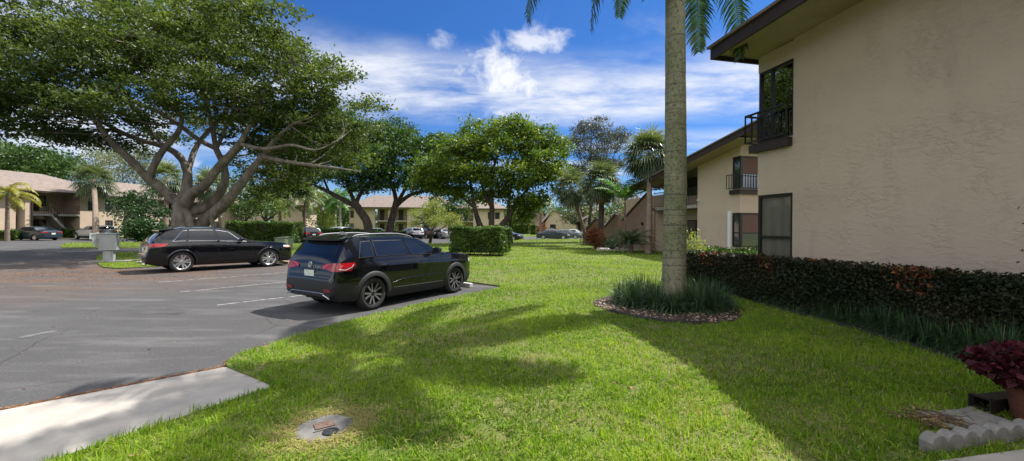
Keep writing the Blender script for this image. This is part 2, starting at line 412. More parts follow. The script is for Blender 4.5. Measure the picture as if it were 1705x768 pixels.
def tuft_data(n, r, Lh, spread=1.0):
    a = rng.uniform(0, 2 * math.pi, n); el = R(90) - np.abs(rng.normal(0, 1, n)) * R(38) * spread; el = el.clip(R(5), R(88))
    D = np.column_stack([np.cos(a) * np.cos(el), np.sin(a) * np.cos(el), np.sin(el)])
    rr = r * np.sqrt(rng.random(n)); B = np.column_stack([np.cos(a) * rr, np.sin(a) * rr, np.zeros(n)])
    return B, D, Lh * (.6 + .5 * rng.random(n))

# palms ------------------------------------------------------------------
class Bl:
    """collects tapering leaflets as triangles/quads"""
    def __init__(s): s.V = []; s.L = []; s.S = []; s.R = []; s.n = 0; s.nl = 0
    def leaflet(s, a, d, L, w, droop, r, side):
        a = np.array(a); d = d / np.linalg.norm(d)
        d2 = d + np.array([0, 0, -droop]); d2 /= np.linalg.norm(d2)
        d3 = d2 + np.array([0, 0, -droop * 1.2]); d3 /= np.linalg.norm(d3)
        m1 = a + d * L * .35; m2 = m1 + d2 * L * .35; tip = m2 + d3 * L * .3
        s.V += [a - side * w * .3, a + side * w * .3, m1 - side * w * .5, m1 + side * w * .5, m2 - side * w * .35, m2 + side * w * .35, tip]
        b = s.n; s.L += [b, b + 1, b + 3, b + 2, b + 2, b + 3, b + 5, b + 4, b + 4, b + 5, b + 6]
        s.S += [s.nl, s.nl + 4, s.nl + 8]; s.n += 7; s.nl += 11; s.R += [r] * 7
    def build(s, name, m, parent): return raw(name, np.array(s.V), s.L, s.S, m, parent, s.R)

def rachis(o, az, e0, e1, L, n=16, pw=1.3):
    pts = [np.array(o, float)]; h = np.array([math.cos(az), math.sin(az), 0])
    for i in range(n):
        e = e0 + (e1 - e0) * ((i + .5) / n) ** pw
        pts.append(pts[-1] + (h * math.cos(e) + np.array([0, 0, math.sin(e)])) * L / n)
    return pts

def feather(bl, stem, o, az, e0, e1, L, nl=44, ll=.55, lw=.035, droop=.35, pw=1.3, start=.12, rbias=.0, r0=.025):
    pts = rachis(o, az, e0, e1, L, 18, pw); stem.tube(pts, np.linspace(r0, .004, len(pts)), 5, cap=False)
    P = np.array(pts)
    for i in range(nl):
        t = start + (1 - start) * i / (nl - 1); f = t * (len(P) - 1); k = min(int(f), len(P) - 2); p = P[k] + (P[k + 1] - P[k]) * (f - k)
        T = P[k + 1] - P[k]; T /= np.linalg.norm(T); S = np.array([-math.sin(az), math.cos(az), 0]); U = np.cross(S, T)
        l = ll * (math.sin(math.pi * (.12 + .83 * t)) ** .7) * random.uniform(.85, 1.1)
        for sg in (-1, 1):
            d = S * sg * .85 + T * .5 + U * random.uniform(-.05, .35)
            bl.leaflet(p, d, l, lw, droop * random.uniform(.7, 1.3), min(1, max(0, random.random() * .8 + .1 + rbias)), T)

def fan(bl, stem, o, az, el, pl, fl, nseg=20, droop=.25, rb=0.0):
    h = np.array([math.cos(az), math.sin(az), 0]); D = h * math.cos(el) + np.array([0, 0, math.sin(el)])
    e = np.array(o) + D * pl + np.array([0, 0, -.08 * pl * math.cos(el)]); stem.tube([o, (np.array(o) + e) / 2 + np.array([0, 0, .04]), e], [.018, .014, .009], 4, cap=False)
    S = np.array([-math.sin(az), math.cos(az), 0]); U = np.cross(S, D); r0 = random.random() * .6
    for i in range(nseg):
        a = R(-125 + 250 * i / (nseg - 1)); d = D * math.cos(a) + S * math.sin(a) + U * .18 * (1 - abs(a) / 2.2)
        bl.leaflet(e, d, fl * (1 - .25 * abs(a) / 2.2) * random.uniform(.9, 1.08), .055 * fl / .8, droop * random.uniform(.6, 1.5), min(1, max(0, r0 + random.random() * .4 + rb)), np.cross(d, U) / (np.linalg.norm(np.cross(d, U)) + 1e-6))

def palm_trunk(path, rad, m, parent, n=14, rings=0, k=8):
    sp = smoothpath(path, k); r = np.interp(np.linspace(0, 1, len(sp)), np.linspace(0, 1, len(rad)), rad)
    if rings: r = r * (1 + .03 * np.sin(np.linspace(0, rings * 2 * math.pi, len(sp))))
    mb = MB(); mb.tube(sp, list(r), n); return mb.build('trunk', m, parent, True, 60)

def sabal(name, label, base, top, r, cr, nf=42, group='fan palms', lm=None, dry=6, boot=True, bark=None):
    base = np.array(base, float); top = np.array(top, float) - base
    t = thing(name, label, 'palm tree', base, 0, group)
    palm_trunk([(0, 0, -.05), top * .5 + np.array([.04, .02, 0]), top], [r * 1.25, r, r * .95], bark or M['bark_palm'], t)
    bl = Bl(); st = MB()
    for i in range(nf):
        el = R(85) - (i / nf) ** .8 * R(140); az = i * 2.39996 + random.uniform(-.2, .2)
        fan(bl, st, top, az, el, cr * .5 * random.uniform(.85, 1.15), cr * .55 * random.uniform(.9, 1.1), 20, .28 + .55 * (i / nf), .10 - .42 * (i / nf))
    bl.build('crown', lm or L_['sabal'], t); st.build('leaf_stalks', M['stalk'], t)
    if dry:
        b2 = Bl(); s2 = MB()
        for i in range(dry): fan(b2, s2, top + np.array([0, 0, -.15]), random.uniform(0, 6.28), R(random.uniform(-80, -55)), cr * .4, cr * .45, 14, .6)
        b2.build('dry_fronds', L_['dry'], t)
    return t

def queen(name, label, base, h, r, L, nf=18, lm=None, group='feather palms', ll=.55, droop=.5, trunk_m=None, shaft=None, e1=-75, nl=36, lean=(0, 0), lw=.04, elo=-25):
    t = thing(name, label, 'palm tree', base, 0, group); top = np.array([lean[0], lean[1], h])
    palm_trunk([(0, 0, -.05), top * .5, top], [r * 1.2, r, r * .8], trunk_m or M['bark_palm'], t, 10)
    if shaft is not None:
        mb = MB(); mb.tube([top, top + np.array([0, 0, .35]), top + np.array([0, 0, .8])], [r * .9, r * .8, r * .35], 10); mb.build('crownshaft', shaft, t, True, 60)
        top = top + np.array([0, 0, .65])
    bl = Bl(); st = MB()
    for i in range(nf):
        e0 = R(80) - (i / nf) * R(80 - elo); feather(bl, st, top, i * 2.39996 + random.uniform(-.15, .15), e0, min(e0 - R(30), R(e1 * random.uniform(.75, 1.1))), L * random.uniform(.85, 1.1), nl, ll, lw, droop)
    bl.build('crown', lm or L_['queen'], t); st.build('leaf_stalks', M['stalk'], t)
    return t
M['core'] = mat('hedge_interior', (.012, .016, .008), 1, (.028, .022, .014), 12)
M['stalk'] = mat('green_stalk', (.13, .16, .06), .6)
# ------------------------------------------------------------------ ground, lot, lawns
def spoly(name, pts, z, m, kind='structure', res=None):
    mb = MB(); mb.add([(p[0], p[1], z) for p in pts], [tuple(range(len(pts)))]); o = mb.build(name, m); o['kind'] = kind; return o

def inside(P, poly):
    x, y = P[:, 0], P[:, 1]; r = np.zeros(len(P), bool); n = len(poly)
    for i in range(n):
        x0, y0 = poly[i]; x1, y1 = poly[(i + 1) % n]
        c = ((y0 > y) != (y1 > y)); xi = (x1 - x0) * (y - y0) / ((y1 - y0) if abs(y1 - y0) > 1e-12 else 1e-12) + x0
        r ^= c & (x < xi)
    return r

def edgedist(P, poly, closed=True):
    d = np.full(len(P), 1e9); n = len(poly)
    for i in range(n if closed else n - 1):
        a = np.array(poly[i]); b = np.array(poly[(i + 1) % n]); e = b - a; L2 = e @ e
        t = ((P - a) @ e / L2).clip(0, 1); q = a + t[:, None] * e
        d = np.minimum(d, np.hypot(P[:, 0] - q[:, 0], P[:, 1] - q[:, 1]))
    return d

def curve2(pts, k=6): return [tuple(p[:2]) for p in smoothpath([np.array([p[0], p[1], 0]) for p in pts], k)]
g2 = lambda x, y: tuple(gp(x, y, .03)[:2])

# outline of the big lawn (counter-clockwise from the camera's left)
slab_a, slab_b = gp(90, 768, .03)[:2], gp(455, 645, .03)[:2]
slab_dir = (slab_b - slab_a) / np.linalg.norm(slab_b - slab_a)
edge_near = curve2([g2(*p) for p in ((455, 645), (432, 634), (402, 622), (380, 613))]) + curve2([g2(*p) for p in ((372, 609), (398, 592), (470, 568), (560, 541), (640, 521), (700, 507), (760, 494), (825, 481))])[1:]
stall_front = [g2(838, 477), g2(700, 459), g2(470, 429.5)]
island = curve2([g2(*p) for p in ((470, 429.5), (243, 444.5), (185, 446), (167, 442), (160, 433), (170, 423), (205, 420.5))]) + [g2(300, 420)]
strip_e = [g2(300, 413)] + curve2([g2(*p) for p in ((250, 413), (118, 413), (102, 409), (112, 404.5))]) + [g2(250, 403.5), g2(375, 404)]
far_e = [g2(487, 405.5), g2(600, 406), g2(740, 405.5), g2(800, 402), g2(850, 399.5), g2(960, 398.2), g2(1010, 398)]
LAWN = [tuple(slab_a - slab_dir * 7)] + [tuple(slab_a)] + edge_near + stall_front + island[1:] + strip_e + far_e + [(45, 62), (45, 20), (40, -8), (-7, -8)]
hard_edge = [tuple(slab_a - slab_dir * 7)] + [tuple(slab_a)] + edge_near + stall_front + island[1:] + strip_e + far_e

def sstep(t): t = np.clip(t, 0, 1); return t * t * (3 - 2 * t)
def lawn_z(P):
    P = np.atleast_2d(np.asarray(P, float))
    d = edgedist(P, hard_edge, False)
    return .045 + .115 * sstep(d / 4.5)
def gz(x, y):
    p = np.array([[x, y]])
    return float(lawn_z(p)[0]) if inside(p, LAWN)[0] else 0.0
def gl(x, y):
    z = .15
    for _ in range(4):
        p = gp(x, y, z); z = gz(p[0], p[1])
    return np.array([p[0], p[1], z])

# materials for ground
def ground_mats():
    # asphalt: worn, greyer wheel paths, reddish leaf dust near the island, darker seal-coat along the lawn edge
    m = bpy.data.materials.new('asphalt'); m.use_nodes = True; nt = m.node_tree; N = nt.nodes; L = nt.links; b = N['Principled BSDF']
    tc = N.new('ShaderNodeTexCoord')
    def noise(scale, det, sx=1, sy=1, rot=0, rough=.6):
        mp = N.new('ShaderNodeMapping'); mp.inputs['Scale'].default_value = (sx, sy, 1); mp.inputs['Rotation'].default_value = (0, 0, rot)
        L.new(tc.outputs['Object'], mp.inputs[0]); n = N.new('ShaderNodeTexNoise'); n.inputs['Scale'].default_value = scale; n.inputs['Detail'].default_value = det; n.inputs['Roughness'].default_value = rough
        L.new(mp.outputs[0], n.inputs[0]); return n.outputs['Fac']
    def rng_(s, a, b_, c=0, d=1):
        r = N.new('ShaderNodeMapRange'); r.inputs[1].default_value = a; r.inputs[2].default_value = b_; r.inputs[3].default_value = c; r.inputs[4].default_value = d; L.new(s, r.inputs[0]); return r.outputs[0]
    def mixc(f, a, b_, mode='MIX'):
        x = N.new('ShaderNodeMix'); x.data_type = 'RGBA'; x.blend_type = mode
        if isinstance(f, float): x.inputs[0].default_value = f
        else: L.new(f, x.inputs[0])
        for i, v in ((6, a), (7, b_)):
            if isinstance(v, tuple): x.inputs[i].default_value = (*v, 1)
            else: L.new(v, x.inputs[i])
        return x.outputs[2]
    c = mixc(rng_(noise(.5, 6), .3, .7), (.024, .024, .026), (.046, .046, .049))
    c = mixc(rng_(noise(.45, 7, 1, 5, R(-38)), .50, .66, 0, .60), c, (.10, .099, .10))       # scuffed wheel paths
    c = mixc(rng_(noise(.8, 5, 1, 4, R(-50)), .60, .70, 0, .6), c, (.024, .024, .028))       # fresh sealer streaks
    c = mixc(rng_(noise(320, 2), .35, .75, 0, .42), c, (.17, .165, .16))
    c = mixc(rng_(noise(38, 8, 1, 1, 0, .8), .52, .66, 0, .55), c, (.15, .148, .145))
    c = mixc(rng_(noise(31, 8, 1, 1, 0, .8), .53, .66, 0, .6), c, (.016, .016, .017))                       # aggregate
    vo = N.new('ShaderNodeTexVoronoi'); vo.feature = 'DISTANCE_TO_EDGE'; vo.inputs['Scale'].default_value = .42; wn = N.new('ShaderNodeTexNoise'); wn.inputs['Scale'].default_value = 2.6; wn.inputs['Detail'].default_value = 6; L.new(tc.outputs['Object'], wn.inputs[0])
    wm = N.new('ShaderNodeMix'); wm.data_type = 'VECTOR'; wm.inputs[0].default_value = .16; L.new(tc.outputs['Object'], wm.inputs[4]); L.new(wn.outputs['Color'], wm.inputs[5]); L.new(wm.outputs[1], vo.inputs['Vector'])
    ck = N.new('ShaderNodeMath'); ck.operation = 'MULTIPLY'; L.new(rng_(vo.outputs['Distance'], .0, .006, .75, 0), ck.inputs[0]); L.new(rng_(noise(.35, 3), .46, .58), ck.inputs[1])
    c = mixc(ck.outputs[0], c, (.012, .012, .012))
    c = mixc(rng_(noise(.9, 4, 1, 1, .4), .66, .74, 0, .5), c, (.018, .017, .018))       # oil and sealer spots
    # leaf dust around the island
    g = N.new('ShaderNodeVectorMath'); g.operation = 'DISTANCE'; L.new(tc.outputs['Object'], g.inputs[0]); isl = gp(200, 452); g.inputs[1].default_value = (isl[0] - 1, isl[1] + .5, 0)
    ad = N.new('ShaderNodeMath'); ad.operation = 'MULTIPLY'; L.new(rng_(g.outputs['Value'], 3.0, 9.5, 1, 0), ad.inputs[0]); L.new(rng_(noise(.5, 7, 1, 2.2, R(-20)), .35, .62), ad.inputs[1])
    c = mixc(ad.outputs[0], c, mixc(rng_(noise(9, 6), .35, .65), (.074, .047, .035), (.125, .082, .059)))
    L.new(c, b.inputs['Base Color']); b.inputs['Roughness'].default_value = .9; b.inputs['Specular IOR Level'].default_value = .25
    bp = N.new('ShaderNodeBump'); bp.inputs['Strength'].default_value = .5; bp.inputs['Distance'].default_value = .008; L.new(noise(160, 4), bp.inputs['Height']); L.new(bp.outputs[0], b.inputs['Normal'])
    M['asphalt'] = m
ground_mats()
M['soil'] = mat('lawn_soil', (.085, .115, .018), 1, (.16, .125, .065), 1.6, detail=9, bump=.6, bscale=40, bdist=.03, lo=.45, hi=.75)
M['earth'] = mat('far_ground', (.06, .10, .025), 1, (.09, .10, .04), .05)

mb = MB(); mb.add([(-3000, -3000, -.06), (3000, -3000, -.06), (3000, 3000, -.06), (-3000, 3000, -.06)], [(0, 1, 2, 3)]); mb.build('ground', M['earth'])['kind'] = 'structure'
spoly('parking_lot', [(-95, -14), (45, -14), (45, 80), (-95, 80)], 0, M['asphalt'])

# lawn as a height field
def lawn_mesh():
    xs = []; pts = []
    import itertools
    from mathutils.geometry import delaunay_2d_cdt
    ring = [np.array(p) for p in LAWN]; ring2 = []
    for i, a in enumerate(ring):
        b = ring[(i + 1) % len(ring)]; L = np.linalg.norm(b - a); k = max(1, int(L / .8))
        ring2 += [a + (b - a) * j / k for j in range(k)]
    n = len(ring2); ins = []
    for s, x0, x1, y0, y1 in ((.7, -7, 9, -2, 16), (2.0, -45, 45, -8, 62)):
        X, Y = np.meshgrid(np.arange(x0, x1, s), np.arange(y0, y1, s)); P = np.column_stack([X.ravel(), Y.ravel()]) + rng.normal(0, .03, (X.size, 2))
        if s > 1: P = P[~((P[:, 0] > -7) & (P[:, 0] < 9) & (P[:, 1] > -2) & (P[:, 1] < 16))]
        P = P[inside(P, LAWN)]; P = P[edgedist(P, LAWN) > .3]; ins.append(P)
    allp = [Vector((p[0], p[1])) for p in ring2] + [Vector(p) for p in np.concatenate(ins)]
    r = delaunay_2d_cdt(allp, [(i, (i + 1) % n) for i in range(n)], [list(range(n))], 1, 1e-5)
    V = np.array([[v[0], v[1]] for v in r[0]]); z = lawn_z(V)
    mb = MB(); mb.add(np.column_stack([V, z]), [tuple(f) for f in r[2]])
    for a, b in [(ring2[i], ring2[(i + 1) % n]) for i in range(n)]:
        za, zb = lawn_z([a])[0], lawn_z([b])[0]
        mb.add([(a[0], a[1], -.03), (b[0], b[1], -.03), (b[0], b[1], zb), (a[0], a[1], za)], [(0, 1, 2, 3)])
    mb.build('lawn', M['soil'], smooth=True, sharp=50)['kind'] = 'structure'
lawn_mesh()

# far lawns
farpoly = [(-28, 69), (-8, 66), (0, 70), (8, 84), (45, 80), (60, 140), (-120, 140), (-120, 86), (-60, 70)]
leftpoly = [tuple(gp(-400, 402.5)[:2]), tuple(gp(-60, 402.5)[:2]), tuple(gp(8, 399.5)[:2]), tuple(gp(100, 397)[:2]), tuple(gp(200, 396.0)[:2]), tuple(gp(262, 398)[:2]), tuple(gp(300, 392)[:2]), (-50, 90), (-120, 90), (-120, 30)]
def slabpoly(name, poly, z, m):
    mb = MB(); mb.prism(poly, -.03, z); o = mb.build(name, m); o['kind'] = 'structure'; return o
def ccw(p):
    a = sum(p[i][0] * p[(i + 1) % len(p)][1] - p[(i + 1) % len(p)][0] * p[i][1] for i in range(len(p))); return p if a > 0 else p[::-1]
M['farlawn'] = mat('distant_lawn', (.10, .17, .02), 1, (.16, .22, .03), .6, bump=.8, bscale=20, bdist=.05)
slabpoly('far_lawn', ccw(farpoly), .08, M['farlawn']); slabpoly('far_lawn', ccw(leftpoly), .08, M['farlawn'])

# concrete slab at the left
sa = slab_a - slab_dir * 7; A = gp(0, 686, .02)[:2]; B = gp(372, 613, .02)[:2]; d2 = (B - A) / np.linalg.norm(B - A)
corner = [np.array(p) for p in (edge_near[0], edge_near[6], edge_near[12], edge_near[18])]
slabpts = [tuple(sa + np.array([.12, -.06])), tuple(slab_b + np.array([.10, -.02]))] + [tuple(c + np.array([.08, .0])) for c in corner[1:]] + [tuple(B), tuple(A), tuple(A - d2 * 6)]
mb = MB(); mb.prism(ccw(slabpts), -.02, .032); o = mb.build('sidewalk', M['conc']); o['kind'] = 'structure'

# parking bay lines
def line(p, q, w=.06, m=None):
    a, b = gp(*p)[:2], gp(*q)[:2]; d = (b - a) / np.linalg.norm(b - a); n = np.array([-d[1], d[0]]) * w / 2
    mb = MB(); mb.add([(*(a - n), .004), (*(b - n), .004), (*(b + n), .004), (*(a + n), .004)], [(0, 1, 2, 3)]); mb.build('parking_line', m or M['paint_line'])['kind'] = 'structure'
line((258, 471), (600, 444)); line((300, 486.5), (640, 454)); line((361, 508.5), (690, 470.5))
line((32, 563), (92, 551), .16, M['paint_faint'])

# walkway to the right-hand buildings, and the patio at lower right
wk = [gl(995, 417.5), gl(1085, 417), gl(1135, 424), gl(1145, 421), gl(1100, 411.5), gl(990, 413.5)]
mb = MB(); mb.prism(ccw([tuple(p[:2]) for p in wk]), .1, .185); mb.build('walkway', M['conc'])['kind'] = 'structure'
pa = [gl(1560, 772), gl(1705, 752), gl(1850, 740), gl(1900, 900), gl(1500, 900)]
mb = MB(); mb.prism(ccw([tuple(p[:2]) for p in pa]), .1, .178); mb.build('patio', M['conc'])['kind'] = 'structure'

# planting beds
PALM = np.array([3.37, 8.62])
BED = [(3.10 + 1.38 * math.cos(a) * (1 + .04 * math.sin(3 * a)), 8.42 + 1.55 * math.sin(a)) for a in np.linspace(0, 2 * math.pi, 40)[:-1]]
def sheet(name, poly, dz, m, kind='structure'):
    from mathutils.geometry import delaunay_2d_cdt
    P = np.array(poly); mn, mx = P.min(0), P.max(0); X, Y = np.meshgrid(np.arange(mn[0], mx[0], .3), np.arange(mn[1], mx[1], .3)); G = np.column_stack([X.ravel(), Y.ravel()])
    G = G[inside(G, poly)]; G = G[edgedist(G, poly) > .1]; n = len(poly)
    r = delaunay_2d_cdt([Vector(p) for p in poly] + [Vector(p) for p in G], [(i, (i + 1) % n) for i in range(n)], [list(range(n))], 1, 1e-5)
    V = np.array([[v[0], v[1]] for v in r[0]]); z = lawn_z(V) + dz + .02 * sstep(edgedist(V, poly) / .3)
    mb = MB(); mb.add(np.column_stack([V, z]), [tuple(f) for f in r[2]]); o = mb.build(name, m, smooth=True); o['kind'] = kind; return o
sheet('mulch_bed', BED, .006, M['mulch'])
edgl = curve2([gl(*p)[:2] for p in ((1160, 462), (1200, 484), (1245, 500), (1305, 517), (1400, 543), (1515, 576), (1608, 605), (1680, 628))], 5)
BED2 = edgl + [(7.9, 3.6), (7.0, 5.6), (6.0, 10.1), (5.75, 11.6), (5.2, 12.4)]
sheet('mulch_bed', ccw(BED2), .006, M['mulch'])
def edging(name, label, pts, h=.05, w=.018):
    t = []; c = np.mean(pts, 0)
    mb = MB()
    for a, b in zip(pts[:-1], pts[1:]):
        mb.bar((a[0], a[1], lawn_z([a])[0] + h / 2), (b[0], b[1], lawn_z([b])[0] + h / 2), w, h + .03)
    tag(mb.build(name, M['edging']), label, 'lawn edging')
edging('bed_edging', 'black plastic edging curving round the front of the palm bed', [p for p in BED if p[1] < 8.0 and p[0] < 3.4], .045)
edging('bed_edging', 'thin dark edging between lawn and the long planting bed under the hedge', edgl[8:], .03)

# pebbles in the palm bed (nobody could count them)
def pebbles():
    n = 1500; P = np.column_stack([rng.uniform(1.4, 4.7, n), rng.uniform(6.75, 9.2, n)]); P = P[inside(P, BED)]
    d = edgedist(P, BED); P = P[(d < .75) & (d > .02)]; z = lawn_z(P)
    V = []; F = []; Rr = []
    oct_ = np.array([(1, 0, 0), (.5, .8, .1), (-.5, .85, 0), (-1, 0, .1), (-.5, -.8, 0), (.5, -.85, .1), (.1, .05, .75), (0, 0, -.4)])
    fc = [(i, (i + 1) % 6, 6) for i in range(6)] + [((i + 1) % 6, i, 7) for i in range(6)]
    mb = MB()
    for p, zz in zip(P, z):
        s = .012 + .022 * random.random() ** 2; a = random.random() * 6.28; c, sn = math.cos(a), math.sin(a)
        q = oct_ * np.array([s, s * .7, s * .7]) * (1 + rng.normal(0, .12, (8, 3)))
        mb.add([(p[0] + v[0] * c - v[1] * sn, p[1] + v[0] * sn + v[1] * c, zz + .028 + v[2]) for v in q], fc, random.random())
    mb.build('gravel', M['pebble'], smooth=True, sharp=80, rnd=True)['kind'] = 'stuff'
pebbles()

# ------------------------------------------------------------------ grass blades
COVER = gl(541, 714)
def grass():
    m = bpy.data.materials.new('grass_blade'); m.use_nodes = True
    lm = leafmat('grass_blade', (.050, .115, .012), (.190, .315, .022), (.33, .42, .05), .46, .6, .15)
    for e, c in zip(lm.node_tree.nodes['Color Ramp'].color_ramp.elements, ()): pass
    cr = [n for n in lm.node_tree.nodes if n.type == 'VALTORGB'][0].color_ramp
    k = cr.elements.new(.86); k.color = (.33, .42, .05, 1)
    cr.elements[-1].color = (.34, .25, .145, 1)
    Bs, Ds, Ls, Ws, Rs = [], [], [], [], []
    def zone(y0, y1, dens, ln, w, wide=1.32):
        ym = (y0 + y1) / 2; x0, x1 = -wide * y1 - 1, wide * y1 + 1; x0 = max(x0, -42); x1 = min(x1, 28)
        n = int((x1 - x0) * (y1 - y0) * dens)
        P = np.column_stack([rng.uniform(x0, x1, n), rng.uniform(y0, y1, n)])
        P = P[np.abs(P[:, 0]) < wide * P[:, 1] + 1.2]
        P = P[inside(P, LAWN)]
        P = P[~inside(P, BED) & ~inside(P, BED2)]
        rc = np.hypot(P[:, 0] - COVER[0], P[:, 1] - COVER[1]); P = P[(rc > .225)]
        for poly in (wk, pa, [gl(1570, 724), gl(1560, 716), gl(1640, 690), gl(1720, 690), gl(1720, 740)]):
            pp = ccw([tuple(q[:2]) for q in poly]); P = P[~inside(P, pp)]
        thin = .5 + .5 * np.sin(P[:, 0] * 5.3 + 2.2 * np.sin(P[:, 1] * 3.9 + 1)) * np.sin(P[:, 1] * 4.7 + 2.1 * np.sin(P[:, 0] * 3.3)); rc = np.hypot(P[:, 0] - COVER[0], P[:, 1] - COVER[1]); P = P[(rng.random(len(P)) > .55 * (thin > .86)) & (rng.random(len(P)) < .12 + .88 * sstep((rc - .25) / .2))]
        z = lawn_z(P); n = len(P)
        # tufts differ in height and tint; dry straw where the grass is thin
        f = .5 + .25 * np.sin(P[:, 0] * 1.9 + 1.3 * np.sin(P[:, 1] * 1.1)) + .25 * np.sin(P[:, 1] * 2.7 + 1.7 * np.sin(P[:, 0] * .9 + 2))
        f2 = .5 + .5 * np.sin(P[:, 0] * 9.1 + 2 * np.sin(P[:, 1] * 7.3)) * np.sin(P[:, 1] * 8.3 + 2 * np.sin(P[:, 0] * 6.1))
        rc = np.hypot(P[:, 0] - COVER[0], (P[:, 1] - COVER[1]) * 1.0)
        dry = np.exp(-((rc - .22) / .26) ** 2) * .95
        for cx, cy, rr in ((gl(1150, 590)[0], gl(1150, 590)[1], 1.0), (gl(800, 555)[0], gl(800, 555)[1], .9), (gl(1270, 750)[0], gl(1270, 750)[1], .5), (gl(1560, 690)[0], gl(1560, 690)[1], .35), (gl(640, 560)[0], gl(640, 560)[1], .8), (gl(900, 600)[0], gl(900, 600)[1], .45), (gl(620, 690)[0], gl(620, 690)[1], .35), (gl(1000, 700)[0], gl(1000, 700)[1], .3), (gl(1180, 680)[0], gl(1180, 680)[1], .35), (gl(1350, 700)[0], gl(1350, 700)[1], .4)):
            dry = np.maximum(dry, .50 * np.exp(-(((P[:, 0] - cx) ** 2 + (P[:, 1] - cy) ** 2) / rr ** 2)))
        rn = .16 + .50 * rng.random(n) + .40 * (f - .5) + .22 * (f2 - .5)
        isdry = rng.random(n) < (.05 + dry + .10 * (f < .22)); rn = np.where(isdry, .9 + .1 * rng.random(n), rn.clip(0, .82))
        a = rng.uniform(0, 2 * math.pi, n); el = R(90) - np.abs(rng.normal(0, R(46), n)); el = el.clip(R(8), R(90)) ; el = np.where(isdry & (rng.random(n) < .7), R(8), el)
        Bs.append(np.column_stack([P, z - .005])); Ds.append(np.column_stack([np.cos(a) * np.cos(el), np.sin(a) * np.cos(el), np.sin(el)]))
        Ls.append(ln * (.45 + .85 * rng.random(n)) * (.62 + .62 * f2 + .25 * f) * (1 - .35 * dry)); Ws.append(np.full(n, w) * (.7 + .6 * rng.random(n))); Rs.append(rn)
    zone(2.2, 4.5, 4600, .064, .0095); zone(4.5, 7.5, 2500, .060, .011); zone(7.5, 12, 1150, .058, .015); zone(12, 20, 420, .055, .024); zone(20, 34, 130, .055, .045); zone(34, 56, 40, .055, .08)
    # coarse broad-bladed runners scattered through the near turf
    nt_ = 2600; T = np.column_stack([rng.uniform(-5, 6.5, nt_), 2.3 + 7 * rng.random(nt_) ** 1.4]); T = T[inside(T, LAWN) & ~inside(T, BED) & ~inside(T, BED2) & (np.hypot(T[:, 0] - COVER[0], T[:, 1] - COVER[1]) > .3)]
    for poly in (wk, pa): T = T[~inside(T, ccw([tuple(q[:2]) for q in poly]))]
    kk = 9; P = np.repeat(T, kk, 0) + rng.normal(0, .022, (len(T) * kk, 2)); n = len(P); a = rng.uniform(0, 2 * math.pi, n); el = R(62) - np.abs(rng.normal(0, R(28), n)); el = el.clip(R(8), R(85))
    Bs.append(np.column_stack([P, lawn_z(P)])); Ds.append(np.column_stack([np.cos(a) * np.cos(el), np.sin(a) * np.cos(el), np.sin(el)])); Ls.append(rng.uniform(.05, .12, n)); Ws.append(rng.uniform(.008, .014, n)); Rs.append((np.repeat(rng.uniform(.25, .75, len(T)), kk) + rng.normal(0, .08, n)).clip(0, .84))
    # straw round the cover and thatch lying in the turf
    n = 2600; a = rng.uniform(0, 2 * math.pi, n); r_ = .22 + np.abs(rng.normal(0, .12, n)); P = np.column_stack([COVER[0] + np.cos(a) * r_, COVER[1] + np.sin(a) * r_]); n2 = 9000; P2 = np.column_stack([rng.uniform(-5, 6.5, n2), 2.3 + 6 * rng.random(n2) ** 1.3]); P2 = P2[inside(P2, LAWN) & ~inside(P2, BED) & ~inside(P2, BED2)]
    for poly in (wk, pa): P2 = P2[~inside(P2, ccw([tuple(q[:2]) for q in poly]))]
    P2 = P2[np.hypot(P2[:, 0] - COVER[0], P2[:, 1] - COVER[1]) > .24]; P = np.concatenate([P, P2]); m_ = len(P); a = rng.uniform(0, 2 * math.pi, m_); el = np.abs(rng.normal(0, R(12), m_))
    Bs.append(np.column_stack([P, lawn_z(P) + np.concatenate([rng.uniform(.004, .03, n), rng.uniform(.02, .05, len(P2))])])); Ds.append(np.column_stack([np.cos(a) * np.cos(el), np.sin(a) * np.cos(el), np.sin(el)])); Ls.append(rng.uniform(.03, .08, m_)); Ws.append(rng.uniform(.004, .008, m_)); Rs.append(rng.uniform(.9, 1, m_))
    strips('grass', np.concatenate(Bs), np.concatenate(Ds), np.concatenate(Ls), np.concatenate(Ws), lm, None, np.concatenate(Rs), .9, 2)['kind'] = 'stuff'
grass()

def litter():
    n = 5200; P = [np.column_stack([rng.normal(gp(215, 452)[0], 2.6, n), rng.normal(gp(215, 452)[1] - .6, 1.4, n)])]
    A, B = gp(0, 686)[:2], gp(372, 613)[:2]; u = rng.random(1500)[:, None]; P.append(A + (B - A) * (u * 1.1 - .1) + rng.normal(0, .025, (1500, 2)) + np.array([-.02, .04]))
    E = np.array(edge_near[19:]); i = rng.integers(0, len(E) - 1, 1300); u = rng.random(1300)[:, None]; P.append(E[i] * (1 - u) + E[i + 1] * u + np.abs(rng.normal(0, .10, (1300, 1))) * np.array([[-.5, .6]]))
    P.append(np.column_stack([rng.uniform(-13, 0, 500), rng.uniform(4, 17, 500)]))
    P = np.concatenate(P); P = P[~inside(P, LAWN)]; z = np.full(len(P), .008); z[inside(P, ccw(slabpts))] = .04
    Q = np.column_stack([rng.uniform(-5, 6, 420), 2.4 + 11 * rng.random(420) ** 1.2]); Q = Q[inside(Q, LAWN) & ~inside(Q, BED)]; P = np.concatenate([P, Q]); z = np.concatenate([z, lawn_z(Q) + rng.uniform(.03, .055, len(Q))])
    leaves('leaf_litter', np.column_stack([P, z]), .035, L_['litter'], None, None, .5, 6.0)['kind'] = 'stuff'
litter()
